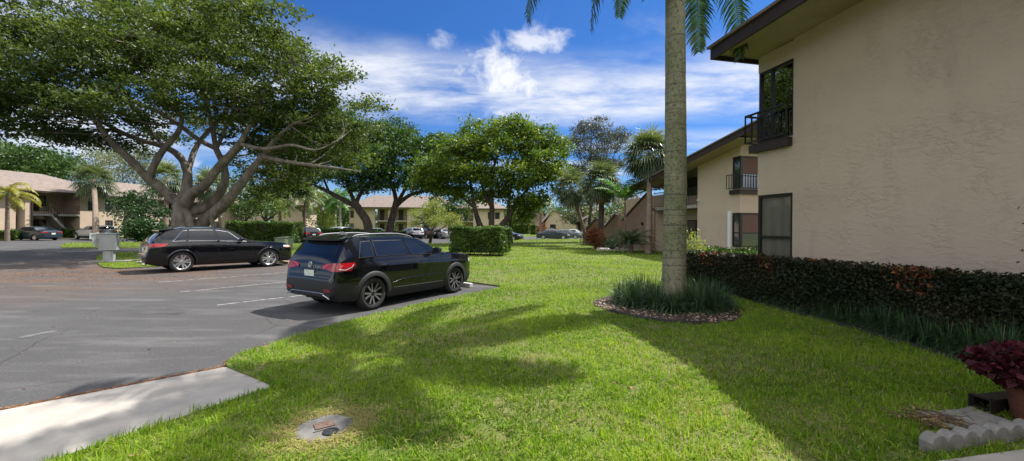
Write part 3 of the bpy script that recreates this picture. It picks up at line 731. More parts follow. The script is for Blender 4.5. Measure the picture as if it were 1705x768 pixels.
# ------------------------------------------------------------------ cars
def pchip(xs, ys):
    x = np.array(xs, float); y = np.array(ys, float); h = np.diff(x); dl = np.diff(y) / h; d = np.zeros(len(x)); d[0], d[-1] = dl[0], dl[-1]
    for i in range(1, len(x) - 1):
        if dl[i - 1] * dl[i] > 0:
            w1, w2 = 2 * h[i] + h[i - 1], h[i] + 2 * h[i - 1]; d[i] = (w1 + w2) / (w1 / dl[i - 1] + w2 / dl[i])
    def f(q):
        q = np.clip(np.asarray(q, float), x[0], x[-1]); i = np.clip(np.searchsorted(x, q, 'right') - 1, 0, len(h) - 1); t = (q - x[i]) / h[i]
        return (2 * t**3 - 3 * t**2 + 1) * y[i] + (t**3 - 2 * t**2 + t) * h[i] * d[i] + (-2 * t**3 + 3 * t**2) * y[i + 1] + (t**3 - t**2) * h[i] * d[i + 1]
    return f

class Car:
    def __init__(s, P):
        s.__dict__.update(P); s.Tf = pchip(*zip(*s.top)); s.Bf = pchip(*zip(*s.belt)); s.pf = pchip(*zip(*s.plan)); s.gf = pchip(*zip(*s.low))
        s.yl = pchip([0, .12, .3, .55, .78, .86, .90, 1], [.88, .955, .985, 1.0, .996, .992, .974, .945])
    def T(s, x): return s.Tf(x)
    def B(s, x): return np.minimum(s.Bf(x), s.Tf(x) - .025)
    def w(s, x): return s.W / 2 * s.pf(x)
    def zt(s, x): return s.T(x) - np.minimum(.055, (s.T(x) - s.B(x)) * .5)
    def y(s, x, z):
        b = s.B(x); g = s.gf(x); w = s.w(x); t = np.clip((z - g) / (b - g), 0, 1)
        up = np.maximum(z - b, 0)
        return np.where(z <= b, w * s.yl(t), w * .955 - up * s.tum - up * up * .12)
    def ye(s, x): return s.y(x, s.zt(x))
    def top_z(s, x, y):
        zt = s.zt(x); return zt + (s.T(x) - zt) * (1 - np.clip(np.abs(y) / s.ye(x), 0, 1) ** 2.2)
    def sec(s, x):
        g, b, zt = s.gf(x), s.B(x), s.zt(x); P = [(0, g)]
        for z in np.linspace(g, b, 18): P.append((float(s.y(x, z)), z))
        for z in np.linspace(b, zt, 8)[1:]: P.append((float(s.y(x, z)), z))
        ye = float(s.ye(x))
        for u in np.linspace(1, 0, 9)[1:]: P.append((ye * u, float(s.top_z(x, ye * u))))
        return P
    def side(s, x, z, off=0.0, sg=-1):
        return np.array([x, sg * (float(s.y(x, z)) + off), z])

    def patch(s, mb, xb0, xt0, xb1, xt1, zb, zt, sg, off=.005, n=10, k=6):
        """quad patch on the side between curves zb(x) and zt(x)"""
        G = np.zeros((n + 1, k + 1, 3))
        for i in range(n + 1):
            for j in range(k + 1):
                u, v = i / n, j / k; x = (xb0 * (1 - u) + xb1 * u) * (1 - v) + (xt0 * (1 - u) + xt1 * u) * v
                z = float(zb(x)) * (1 - v) + float(zt(x)) * v; G[i, j] = s.side(x, z, off, sg)
        mb.grid(G, flip=(sg > 0)); return G

    def build(s, name, label, hero=False, group='cars parked in the lot'):
        t = thing(name, label, 'car', (0, 0, 0), 0, group)
        st = np.unique(np.round(np.concatenate([np.linspace(0, .7, 26 if hero else 14), np.linspace(.7, s.L - .7, 60 if hero else 30), np.linspace(s.L - .7, s.L, 18 if hero else 8), [p[0] for p in s.top]]), 4))
        S = np.array([s.sec(x) for x in st]); ns, nk = S.shape[:2]
        body, clad = MB(), MB(); vid = {}
        full = np.concatenate([S[:, :, :], S[:, -2:0:-1, :] * np.array([-1, 1])], 1)   # +y side then -y side, closed loop
        nf = full.shape[1]; V = [(st[i], full[i, j, 0], full[i, j, 1]) for i in range(ns) for j in range(nf)]
        body.v = list(V); body.r = [.5] * len(V); clad.v = list(V); clad.r = [.5] * len(V)
        for i in range(ns - 1):
            for j in range(nf):
                q = (i * nf + j, i * nf + (j + 1) % nf, (i + 1) * nf + (j + 1) % nf, (i + 1) * nf + j)
                c = np.mean([V[k] for k in q], 0)
                if abs(c[1]) > .45 * s.W and any((c[0] - wx) ** 2 + (c[2] - s.wr) ** 2 < s.ra ** 2 for wx in s.wx): continue
                if abs(c[1]) > .25 * s.W and c[2] < s.gf(c[0]) + .03 and any(abs(c[0] - wx) < s.ra for wx in s.wx): continue
                (clad if c[2] < s.cl(c[0]) else body).f.append(q)
        for i, rev in ((0, False), (ns - 1, True)):
            for j in range(nk - 1):
                q = [i * nf + j, i * nf + j + 1, i * nf + (nf - j - 1) % nf, i * nf + (nf - j) % nf]
                q = list(dict.fromkeys(q)); c = np.mean([V[k] for k in q], 0)
                if len(q) > 2: (clad if c[2] < s.cl(c[0]) else body).f.append(tuple(q if rev else q[::-1]))
        body.build('body', s.paint, t, True, 42)
        if clad.f: clad.build('lower_cladding', s.cladm, t, True, 42)
        ub = MB(); ub.box(.35, s.L - .35, -s.W / 2 + .32, s.W / 2 - .32, s.wr * .62, float(s.B(s.L / 2)) - .1); ub.build('underbody', M['black'], t)
        # arches
        for sg in (-1, 1):
            for wx in s.wx:
                fl, ln = MB(), MB(); A = np.linspace(R(-14), R(194), 28); G = np.zeros((28, 4, 3)); Q = np.zeros((28, 2, 3))
                for i, a in enumerate(A):
                    for j, (rr, o) in enumerate(((s.ra - .035, -.05), (s.ra - .03, .012), (s.ra + s.flw - .015, .014), (s.ra + s.flw, -.004))):
                        x, z = wx + math.cos(a) * rr, max(s.wr + math.sin(a) * rr, s.gf(s.L / 2) - .02); xx = min(max(x, .02), s.L - .02)
                        G[i, j] = s.side(xx, min(z, float(s.B(xx))), o, sg)
                    x, z = wx + math.cos(a) * s.ra, s.wr + math.sin(a) * s.ra; Q[i, 0] = (x, sg * (s.W / 2 - .02), z); Q[i, 1] = (x, sg * (s.W / 2 - .34), z)
                Q[:, 0, 1] = np.clip(np.abs(Q[:, 0, 1]), 0, [float(s.y(min(max(p[0], .02), s.L - .02), p[2])) - .012 for p in Q[:, 0]]) * sg
                fl.grid(G, flip=(sg < 0)); fl.build('wheel_arch', s.flm, t, True, 60); ln.grid(Q, flip=(sg < 0)); ln.build('wheel_arch_liner', M['black'], t, True, 60)
        # wheels
        for wx in s.wx:
            for sg in (-1, 1):
                w = s.wheel(hero); w.parent = t; w.location = (wx, sg * (s.W / 2 - s.tw / 2 - .035), s.wr)
                w.rotation_euler = (0, random.uniform(0, 1.2), 0) if sg < 0 else (0, random.uniform(0, 1.2), math.pi)
        # glass
        zb = lambda x: s.B(x) + .028; ztp = lambda x: s.zt(x) - s.wdrop
        for sg in (-1, 1):
            for k_, (a, b_, c, d) in enumerate(s.windows):
                mb = MB(); G = s.patch(mb, a, b_, c, d, zb, ztp, sg, .004 + .001, 12, 6); mb.build('window', M['glass_car'], t, True, 60)
                if hero and s.trimm:
                    tr = MB(); ring = [G[i, 0] for i in range(13)] + [G[12, j] for j in range(1, 7)] + [G[i, 6] for i in range(11, -1, -1)] + [G[0, j] for j in range(5, -1, -1)]
                    if s.trim_all:
                        if k_ == 0: tr.tube([G[0, j] for j in range(0, 7)], .011, 6)
                        tr.tube([G[i, 0] for i in range(13)], .011, 6); tr.tube([G[i, 6] for i in range(13)], .013, 6)
                        if k_ == len(s.windows) - 1: tr.tube([G[12, j] for j in range(7)], .011, 6)
                    else: tr.tube(ring, .007, 5)
                    tr.build('window_trim', s.trimm, t, True, 60)
        for nm_, x0, x1, f in (('rear_window', *s.rg, .86), ('windscreen', *s.wg, .90)):
            mb = MB(); G = np.zeros((9, 11, 3))
            for i in range(9):
                for j in range(11):
                    x = x0 + (x1 - x0) * i / 8; yy = (j / 5 - 1) * float(s.ye(x)) * f; G[i, j] = (x + (-.004 if nm_[0] == 'r' else .004), yy, float(s.top_z(x, yy)) + .005)
            mb.grid(G, flip=False); mb.build(nm_, M['glass_car'], t, True, 60)
        # lights
        for sg in (-1, 1):
            mb = MB(); x1, z0, z1 = s.tl; G = np.zeros((14, 4, 3))
            for j in range(4):
                v = j / 3; zc = z0 + (z1 - z0) * v; xs_ = np.linspace(0, .6, 241); xa = float(xs_[np.argmax(s.T(xs_) >= zc)]); xb = float(xs_[np.argmax(s.zt(xs_) >= zc)]) + .012
                yc = float(s.ye(xb)); yi = s.tin * s.W / 2; x1v = x1 - (.10 if v < .5 else 0) * (1 - v)
                path = [(xa - .012, yi + (yc * .93 - yi) * k / 6) for k in range(7)] + [(xb + (x1v - xb) * k / 6, float(s.y(xb + (x1v - xb) * k / 6, zc)) + .010) for k in range(7)]
                zm = z0 + (z1 - z0) * .55
                for k, (px_, py_) in enumerate(path): G[k, j] = (px_, sg * py_, zm + (zc - zm) * min(1, .42 + .58 * k / 6))
            mb.grid(G, flip=(sg < 0)); mb.build('tail_light', M['tail'], t, True, 70)
            mb = MB(); G = np.zeros((7, 4, 3)); hx, h0, h1 = s.hl
            for i in range(7):
                for j in range(4):
                    x = s.L - .05 - (s.L - .05 - hx) * i / 6; z = h0 + (h1 - h0) * j / 3; z = min(z, float(s.B(x)) - .004); G[i, j] = s.side(x, z, .008, sg)
            mb.grid(G, flip=(sg > 0)); mb.build('headlight', M['lamp'], t, True, 70)
        # mirrors
        for sg in (-1, 1):
            mx = s.mx; p = s.side(mx, float(s.B(mx)) + .05, 0, sg); mb = MB()
            mb.bar(p + np.array([0, -sg * .02, 0]), p + np.array([-.02, sg * .1, .03]), .06, .04)
            c = p + np.array([-.02, sg * .15, .07]); ring = []
            for xx, sc_ in ((.10, .35), (.07, .8), (0, 1.0), (-.06, .96)): ring.append((xx, sc_))
            prof = [np.array([c[0] + xx, c[1], c[2]]) for xx, _ in ring]
            mb.tube(prof, [.105 * q for _, q in ring], 12, ry=.72); mb.build('mirror', s.mirm, t, True, 50)
        if not hero:
            pl = MB(); zc = s.pz; x = s.tailx(zc) - .016; pl.box(x, x + .01, -.16, .16, zc - .08, zc + .08); pl.build('number_plate', M['plate'], t)
            return t
        # door gaps
        for sg in (-1, 1):
            for path in s.gaps:
                mb = MB(); pts = []
                for (x0, z0), (x1, z1) in zip(path[:-1], path[1:]):
                    for u in np.linspace(0, 1, 8): pts.append((x0 + (x1 - x0) * u, z0 + (z1 - z0) * u))
                mb.tube([s.side(x, min(z, float(s.zt(x))), -.002, sg) for x, z in pts], .0055, 4); mb.build('door_gap', M['black'], t)
            for x, z in s.handles:
                mb = MB(); mb.tube([s.side(x - .11, z, -.005, sg), s.side(x - .09, z + .003, .028, sg), s.side(x + .08, z + .006, .030, sg), s.side(x + .11, z + .004, -.005, sg)], [.012, .015, .015, .012], 8, ry=.8); mb.build('door_handle', s.handm, t, True, 60)
        return t

    def wheel(s, hero):
        r = s.wr; hw = s.tw / 2; rr = s.rim
        w = MB(); w.lathe([(rr * .97, hw * .2), (rr * .95, -hw * .3), (rr * .5, -hw * .42), (.001, -hw * .42)], 32 if hero else 16, 'y')
        o = w.build('wheel', M['black'], None, True, 40)
        ty = MB(); ty.lathe([(rr * .98, hw * .75), (rr + .03, hw), (r - .035, hw), (r - .010, hw * .8), (r, hw * .4), (r, -hw * .4), (r - .010, -hw * .8), (r - .035, -hw), (rr + .02, -hw * 1.0), (rr, -hw * .88), (rr * .97, -hw * .5)], 48 if hero else 20, 'y'); ty.build('tyre', M['rubber'], o, True, 50)
        sp = MB(); sp.lathe([(rr * .97, -hw * .5), (rr * 1.0, -hw * .86), (rr * .985, -hw * .98), (rr * .945, -hw * .92), (rr * .93, -hw * .3)], 48 if hero else 20, 'y')
        sp.lathe([(rr * .2, -hw * .3), (rr * .2, -hw * .78), (rr * .16, -hw * .84), (.001, -hw * .84)], 16, 'y')
        cut = MB(); ns = s.spokes
        for k in range(ns):
            a = 2 * math.pi * k / ns
            for da in s.dbl:
                a0, a1 = a + da * .5, a + da * s.flare
                def pt(rad, ang, y): return np.array([math.cos(ang) * rad, y, math.sin(ang) * rad])
                w0, w1 = s.spw
                for tgt, grow_, dy in ((sp, 1.0, 0),) + (((cut, .55, -.004),) if s.cutm else ()):
                    a_ = []
                    for rad, ang, ww, y in ((rr * .12, a0, w0, -hw * .74), (rr * .55, (a0 + a1) / 2, (w0 + w1) / 2, -hw * .80), (rr * .955, a1, w1, -hw * .92)):
                        tdir = np.array([-math.sin(ang), 0, math.cos(ang)])
                        for sgn, yy in ((-1, 0), (1, 0), (1, .035), (-1, .035)): a_.append(pt(rad, ang, y + dy + yy) + tdir * sgn * ww * grow_ / 2)
                    tgt.add(a_, [(0, 1, 5, 4), (4, 5, 9, 8), (1, 2, 6, 5), (5, 6, 10, 9), (3, 0, 4, 7), (7, 4, 8, 11), (2, 3, 7, 6), (6, 7, 11, 10), (3, 2, 1, 0), (8, 9, 10, 11)])
        sp.build('rim', s.rimm, o, True, 30)
        if cut.f: cut.build('rim_face', s.cutm, o)
        return o

def carpaint(name, col, metal=.3, rough=.28): return mat(name, col, rough, metal=metal, coat=1.0, spec=.08)
PK = carpaint('black_car_paint', (.004, .004, .006), .0, .2)

def place_car(t, c, rr, fr):
    """put rear-right and front-right tyre contact points on two ground points"""
    a = math.atan2(fr[1] - rr[1], fr[0] - rr[0]); ly = -(c.W / 2 - c.tw / 2 - .035); mid = (np.array(rr) + np.array(fr)) / 2; lx = (c.wx[0] + c.wx[1]) / 2
    t.rotation_euler = (0, 0, a); t.location = (mid[0] - (lx * math.cos(a) - ly * math.sin(a)), mid[1] - (lx * math.sin(a) + ly * math.cos(a)), 0)

def suv(**k):
    P = dict(wdrop=.085, L=4.46, W=1.84, wr=.345, ra=.40, tw=.225, rim=.235, wx=(.90, 3.58), tum=.44, flw=.07,
        top=[(0, .68), (.04, .78), (.07, .95), (.12, 1.11), (.26, 1.33), (.38, 1.485), (.48, 1.53), (1.0, 1.57), (1.75, 1.568), (2.30, 1.505), (3.08, 1.15), (3.30, 1.10), (4.0, 1.045), (4.28, .94), (4.40, .80), (4.46, .62)],
        belt=[(0, .95), (.3, 1.05), (1.0, 1.085), (3.3, 1.035), (4.46, .95)], plan=[(0, .80), (.06, .875), (.2, .945), (.55, .99), (1.0, 1), (3.4, 1), (3.95, .97), (4.25, .90), (4.40, .80), (4.46, .70)],
        low=[(0, .36), (.25, .27), (.8, .21), (3.8, .20), (4.2, .22), (4.46, .30)], cl=lambda x: np.interp(x, [0, .2, .45, .6, 3.9, 4.2, 4.46], [.66, .64, .57, .40, .38, .50, .50]),
        cladm=M['plastic'], flm=M['plastic'], paint=PK, mirm=PK, handm=PK, trimm=None, trim_all=False,
        windows=[(.54, .68, .90, .92), (.98, .98, 1.88, 1.80), (1.98, 1.90, 2.90, 2.30)], rg=(.15, .36), wg=(2.36, 3.02),
        tl=(.44, .86, 1.02), tx=.09, tin=.42, hl=(4.16, .80, .885), mx=2.74, pz=.80, gaps=[], handles=[],
        spokes=5, dbl=(-.42, .42), flare=.62, spw=(.05, .06), rimm=M['rim_dark'], cutm=M['rim_cut'])
    P.update(k); c = Car(P)
    if not hasattr(c, 'tailx'): c.tailx = lambda z, c=c: float(np.interp(z, [p[1] for p in c.top[:6]], [p[0] for p in c.top[:6]]))
    return c

# the black compact SUV beside the lawn
ca = suv(gaps=[[(.94, 1.06), (1.02, .88), (1.36, .62), (1.40, .45)], [(1.93, 1.04), (1.95, .40)], [(2.98, 1.02), (3.08, .80), (3.04, .42)], [(.94, 1.06), (.95, 1.30), (1.02, 1.50)], [(1.45, .41), (3.05, .39)]], handles=[(1.18, .93), (2.16, .915)], trimm=M['bronze'])
t = ca.build('parked_car', 'glossy black compact suv with dark alloys and roof rails beside the lawn edge', True)
SUV = t
place_car(t, ca, gp(609, 517)[:2], gp(757, 486.5)[:2])
def hero_suv_details(t, c):
    for sg in (-1, 1):
        mb = MB(); pts = [(x, sg * (float(c.ye(x)) - .10), float(c.top_z(x, float(c.ye(x)) - .10)) + h) for x, h in ((.62, .0), (.72, .032), (1.2, .045), (1.8, .045), (2.15, .03), (2.28, .0))]
        mb.tube(smoothpath(pts, 4), .014, 8, ry=.8); mb.build('roof_rail', M['rail'], t, True, 60)
        mb = MB(); mb.box(-.012, .02, sg * .62 - .1, sg * .62 + .1, .46, .52); mb.build('reflector', M['taildark'], t)
        # bright sill crease
        mb = MB(); mb.tube([c.side(x, z, .004, sg) for x, z in ((1.35, .52), (1.7, .585), (2.5, .60), (3.05, .585), (3.17, .55))], [.004, .014, .016, .012, .004], 6, ry=.5); mb.build('sill_moulding', PK, t, True, 60)
    # roof spoiler
    mb = MB(); G = np.zeros((2, 15, 3)); G2 = np.zeros((2, 15, 3))
    for j in range(15):
        yy = (j / 7 - 1) * .60; bow = .05 * (1 - (yy / .6) ** 2)
        G[0, j] = (.27 - bow, yy, 1.475); G[1, j] = (.66, yy * 1.02, float(c.top_z(.66, yy)) + .012); G2[0, j] = (.27 - bow, yy, 1.445); G2[1, j] = (.46, yy * .98, 1.45)
    mb.grid(G, True); mb.grid(G2); mb.grid(np.stack([G2[0], G[0]]), True); mb.grid(np.stack([G[:, 0], G2[:, 0]]), True); mb.grid(np.stack([G[:, -1], G2[:, -1]])); mb.build('spoiler', PK, t, True, 40)
    mb = MB(); mb.extr([(.72, -.012, 1.54), (.98, -.012, 1.56), (.80, -.012, 1.62), (.74, -.012, 1.62)], (0, .024, 0)); mb.build('aerial_fin', M['rail'], t)
    # light bar and darker inner lenses on the tailgate, badge, lettering, plate
    for sg in (-1, 1):
        mb = MB(); pts = [c.side(.10, .90, .012, sg), c.side(.22, .885, .013, sg), c.side(.34, .93, .013, sg), c.side(.40, .985, .013, sg)]; mb.tube(pts, .009, 6); mb.build('tail_light_bar', M['lamp'], t, True, 60)
    zc = .965; x = c.tailx(zc) - .02
    e = MB(); e.tube([(x, .058 * math.cos(a), zc + .058 * math.sin(a)) for a in np.linspace(0, 2 * math.pi, 25)], .006, 6)
    for a, b in (((-.032, .048), (-.010, .006)), ((-.010, .006), (0, .03)), ((0, .03), (.010, .006)), ((.010, .006), (.032, .048)), ((-.05, .02), (-.022, -.045)), ((-.022, -.045), (0, .0)), ((0, 0), (.022, -.045)), ((.022, -.045), (.05, .02))):
        e.bar((x, -a[0], zc + a[1]), (x, -b[0], zc + b[1]), .009, .006)
    e.build('badge', M['silver'], t, True, 50)
    f = bpy.data.curves.new('lettering', 'FONT'); f.body = 'TAOS'; f.size = .075; f.extrude = .003; f.space_character = 1.5; f.align_x = 'CENTER'; f.materials.append(M['silver'])
    o = bpy.data.objects.new('lettering', f); COL.objects.link(o); dg = bpy.context.evaluated_depsgraph_get(); me = bpy.data.meshes.new_from_object(o.evaluated_get(dg)); bpy.data.objects.remove(o); o = bpy.data.objects.new('lettering', me); COL.objects.link(o); o.parent = t; o.location = (c.tailx(.93) - .016, -.22, .90); o.rotation_euler = (R(90), 0, R(-90))
    mb = MB(); x = c.tailx(.78) - .014; mb.box(x, x + .012, -.155, .155, .70, .86); mb.build('number_plate', M['plate'], t)
    mb = MB(); x = c.tailx(.88) - .02; mb.box(x, x + .02, -.3, .3, .868, .885); mb.build('plate_lamp_trim', M['plastic'], t)
    mb = MB(); mb.tube(smoothpath([(-.012, y, z) for y, z in ((-.70, .34), (-.52, .40), (-.45, .425), (.45, .425), (.52, .40), (.70, .34))], 3), .012, 6); mb.build('bumper_strip', M['silver'], t, True, 60)
    mb = MB(); mb.tube([(.20, .02, 1.20), (.19, -.15, 1.185), (.19, -.33, 1.175)], [.014, .010, .006], 6); mb.build('rear_wiper', M['black'], t, True, 60)
hero_suv_details(t, ca)

# the black luxury SUV in the further bay
cb = suv(L=4.90, W=1.94, wr=.38, ra=.435, tw=.26, rim=.265, wx=(.99, 3.89), tum=.40, flw=.03, cladm=M['black'], flm=PK, trimm=M['chrome'], trim_all=True,
    top=[(0, .66), (.04, .76), (.08, .96), (.13, 1.12), (.34, 1.36), (.58, 1.53), (.80, 1.60), (1.35, 1.675), (1.95, 1.675), (2.48, 1.59), (3.22, 1.17), (3.45, 1.115), (4.3, 1.035), (4.70, .92), (4.84, .78), (4.90, .58)],
    belt=[(0, .98), (.3, 1.08), (1.0, 1.11), (3.4, 1.04), (4.90, .93)], plan=[(0, .78), (.06, .86), (.2, .94), (.6, .99), (1.0, 1), (3.6, 1), (4.3, .96), (4.65, .87), (4.83, .76), (4.90, .66)],
    low=[(0, .36), (.25, .28), (.8, .24), (4.1, .22), (4.6, .22), (4.90, .26)], cl=lambda x: np.interp(x, [0, .3, .6, 4.3, 4.9], [.36, .34, .285, .27, .30]),
    windows=[(.72, 1.02, 1.10, 1.16), (1.17, 1.23, 2.06, 1.96), (2.15, 2.05, 3.06, 2.48)], rg=(.17, .54), wg=(2.54, 3.16), tl=(.58, .95, 1.06), tx=.09, tin=.42, hl=(4.45, .82, .90), mx=2.86,
    gaps=[[(1.12, 1.1), (1.18, .95), (1.55, .60), (1.60, .40)], [(2.10, 1.06), (2.12, .36)], [(3.16, 1.04), (3.28, .80), (3.22, .36)]], handles=[(1.40, .98), (2.36, .96)],
    spokes=5, dbl=(-.5, .5), flare=.42, spw=(.055, .045), rimm=M['silver'], cutm=None)
t = cb.build('parked_car', 'black luxury suv with bright window trim and silver five spoke wheels in the further bay', True)
place_car(t, cb, gp(306, 453)[:2], gp(443, 444.5)[:2])
def hero_b(t, c):
    for sg in (-1, 1):
        mb = MB(); mb.tube([c.side(x, .43, .004, sg) for x in np.linspace(1.5, 3.4, 8)], [.004, .02, .024, .024, .024, .024, .02, .004], 6, ry=.5); mb.build('sill_moulding', PK, t, True, 60)
        mb = MB(); mb.tube([(-.05, sg * .58, .33), (.06, sg * .58, .335)], .042, 12); mb.build('exhaust_pipe', M['chrome'], t, True, 60)
        mb = MB(); G = np.array([[c.side(x, z, .010, sg) for z in (.80, .845)] for x in np.linspace(4.55, 4.72, 4)]); mb.grid(G, sg > 0); mb.build('side_marker', M['amber'], t)
    mb = MB(); G = np.zeros((2, 13, 3)); G2 = np.zeros((2, 13, 3))
    for j in range(13):
        yy = (j / 6 - 1) * .60; G[0, j] = (.38, yy, 1.53); G[1, j] = (.86, yy * 1.02, float(c.top_z(.86, yy)) + .010); G2[0, j] = (.38, yy, 1.495); G2[1, j] = (.62, yy, 1.485)
    mb.grid(G, True); mb.grid(G2); mb.grid(np.stack([G2[0], G[0]]), True); mb.grid(np.stack([G[:, 0], G2[:, 0]]), True); mb.grid(np.stack([G[:, -1], G2[:, -1]])); mb.build('spoiler', PK, t, True, 40)
    mb = MB(); x = c.tailx(.82) - .014; mb.box(x, x + .012, -.155, .155, .74, .90); mb.build('number_plate', M['plate'], t)
    mb = MB(); mb.box(-.008, .01, -.7, .7, .545, .562); mb.build('bumper_strip', M['chrome'], t)
hero_b(t, cb)

# parked cars further off
def sedan(**k):
    P = dict(L=4.75, W=1.84, wr=.335, ra=.37, tw=.22, rim=.235, wx=(1.0, 3.80), tum=.42, flw=.02,
        top=[(0, .70), (.03, .86), (.08, .98), (.30, 1.03), (.75, 1.09), (1.35, 1.37), (1.9, 1.45), (2.5, 1.44), (2.95, 1.34), (3.75, .98), (4.2, .90), (4.55, .80), (4.69, .68), (4.75, .52)],
        belt=[(0, .92), (.6, .95), (3.5, .90), (4.75, .85)], plan=[(0, .78), (.06, .86), (.25, .94), (.7, .99), (1, 1), (3.6, 1), (4.2, .95), (4.55, .86), (4.69, .75), (4.75, .65)],
        low=[(0, .32), (.3, .22), (.8, .18), (3.9, .17), (4.75, .22)], cl=lambda x: .22, flm=None, windows=[(1.10, 1.36, 1.86, 1.80), (1.95, 1.90, 3.05, 2.66)], rg=(.80, 1.30), wg=(3.02, 3.68), tl=(.40, .78, .90), hl=(4.35, .62, .74), mx=2.95, pz=.70)
    P.update(k)
    if P['flm'] is None: P['flm'] = P['paint']
    return suv(**P)
def park(c, label, x, Y, head, yb=None, scale=1, name='parked_car'):
    """centre of the car on the ground under photo column x at depth Y; head = heading of its front in degrees (0 = right)"""
    t = c.build(name, label); p = at(x, 390, Y); a = R(head); h = c.L / 2
    t.location = (p[0] - h * math.cos(a), p[1] - h * math.sin(a), gz(p[0], p[1]) * 0); t.rotation_euler = (0, 0, a); return t
def pnt(nm_, col, metal=.35): return dict(paint=(q := carpaint(nm_, col, metal)), mirm=q, handm=q)
SUVF = dict(flm=M['plastic'], rimm=M['silver'], cutm=None)
park(sedan(**pnt('slate_blue_paint', (.035, .05, .065)), rimm=M['silver'], cutm=None), 'slate blue fastback sedan parked before the stair of the long tan building', 57, 42.5, 172)
park(suv(L=4.85, W=1.95, **{**SUVF, **pnt('silver_paint', (.36, .37, .40)), 'wx': (.98, 3.9)}), 'silver suv parked beside the fan palm, behind the grey cabinet', 158, 46, 160)
park(suv(**{**SUVF, **pnt('charcoal_paint', (.02, .022, .026))}), 'charcoal suv parked at the end of the tall clipped hedge, tail towards the lawn', 507, 43.5, 140)
park(suv(**{**SUVF, **pnt('white_paint_car', (.62, .63, .64))}), 'white suv parked in front of the white trunked palms', 558, 66, 165)
park(sedan(**pnt('black_paint_far', (.008, .008, .01)), rimm=M['silver'], cutm=None), 'black sedan seen between the white suv and a dark trunk', 584, 64, 15)
park(sedan(**pnt('grey_green_paint', (.19, .24, .23)), rimm=M['silver'], cutm=None), 'pale grey green sedan half hidden between two low hedges', 622, 60, 200)
park(suv(**{**SUVF, **pnt('pearl_paint', (.66, .67, .68))}), 'white suv showing its tail left of the small lime green tree', 685, 57, 128)
park(suv(**{**SUVF, **pnt('dark_grey_paint', (.012, .012, .014))}), 'dark suv in the shade behind the small lime green tree', 712, 60, 128)
park(sedan(**pnt('light_silver_paint', (.46, .47, .48)), rimm=M['silver'], cutm=None), 'light silver sedan right of the small lime green trunk', 738, 59, 122)
park(sedan(**pnt('black_paint_mid', (.010, .011, .012)), rimm=M['silver'], cutm=None), 'dark car whose nose shows past the boxy clipped hedge', 840, 53, -18)
park(sedan(**pnt('navy_grey_paint', (.040, .052, .068)), rimm=M['silver'], cutm=None), 'navy grey sedan at the lawn end, the nearer of two side by side', 921, 59, -6)
park(sedan(**pnt('steel_paint', (.10, .12, .14)), rimm=M['silver'], cutm=None), 'steel grey sedan standing behind the navy grey one', 943, 63, -12)
park(sedan(**pnt('cream_white_paint', (.60, .62, .60)), rimm=M['silver'], cutm=None), 'white car left of the leaning palm trunk', 957, 74, -20)
# ------------------------------------------------------------------ buildings
def stucco(name, c1, c2, k=1.0):
    m = bpy.data.materials.new(name); m.use_nodes = True; nt = m.node_tree; N = nt.nodes; L = nt.links; b = N['Principled BSDF']
    tc = N.new('ShaderNodeTexCoord')
    def noise(scale, det, sc=(1, 1, 1), rough=.55, dist=0):
        mp = N.new('ShaderNodeMapping'); mp.inputs['Scale'].default_value = sc; L.new(tc.outputs['Object'], mp.inputs[0])
        n = N.new('ShaderNodeTexNoise'); n.inputs['Scale'].default_value = scale; n.inputs['Detail'].default_value = det; n.inputs['Roughness'].default_value = rough; n.inputs['Distortion'].default_value = dist; L.new(mp.outputs[0], n.inputs[0]); return n.outputs['Fac']
    def mr(s, a, b_, c=0, d=1):
        r = N.new('ShaderNodeMapRange'); r.inputs[1].default_value = a; r.inputs[2].default_value = b_; r.inputs[3].default_value = c; r.inputs[4].default_value = d; r.interpolation_type = 'SMOOTHSTEP'; L.new(s, r.inputs[0]); return r.outputs[0]
    def math_(op, a, b_):
        x = N.new('ShaderNodeMath'); x.operation = op
        for i, v in enumerate((a, b_)):
            if isinstance(v, (int, float)): x.inputs[i].default_value = v
            else: L.new(v, x.inputs[i])
        return x.outputs[0]
    x = N.new('ShaderNodeMix'); x.data_type = 'RGBA'; x.inputs[6].default_value = (*c1, 1); x.inputs[7].default_value = (*c2, 1); L.new(mr(noise(.55, 6), .35, .68), x.inputs[0])
    y = N.new('ShaderNodeMix'); y.data_type = 'RGBA'; y.inputs[7].default_value = (c2[0] * .62, c2[1] * .62, c2[2] * .60, 1); L.new(x.outputs[2], y.inputs[6]); L.new(mr(noise(2.2, 7, (1, 1, .18)), .56, .85, 0, .42), y.inputs[0]); L.new(y.outputs[2], b.inputs['Base Color'])
    b.inputs['Roughness'].default_value = .93; b.inputs['Specular IOR Level'].default_value = .2
    # skip-trowel ridges, in patches
    rid = mr(noise(7.5, 6, (1, 1, 1.7), .66, .25), .44, .60); patch = mr(noise(1.6, 5, (1, 1, .7)), .42, .64)
    h = math_('ADD', math_('MULTIPLY', rid, math_('ADD', math_('MULTIPLY', patch, .6), .25)), math_('MULTIPLY', noise(60, 5), .25))
    bp = N.new('ShaderNodeBump'); bp.inputs['Strength'].default_value = .8 * k; bp.inputs['Distance'].default_value = .010; L.new(h, bp.inputs['Height']); L.new(bp.outputs[0], b.inputs['Normal'])
    return m
M['stucco'] = stucco('stucco', (.53, .43, .33), (.475, .385, .295))

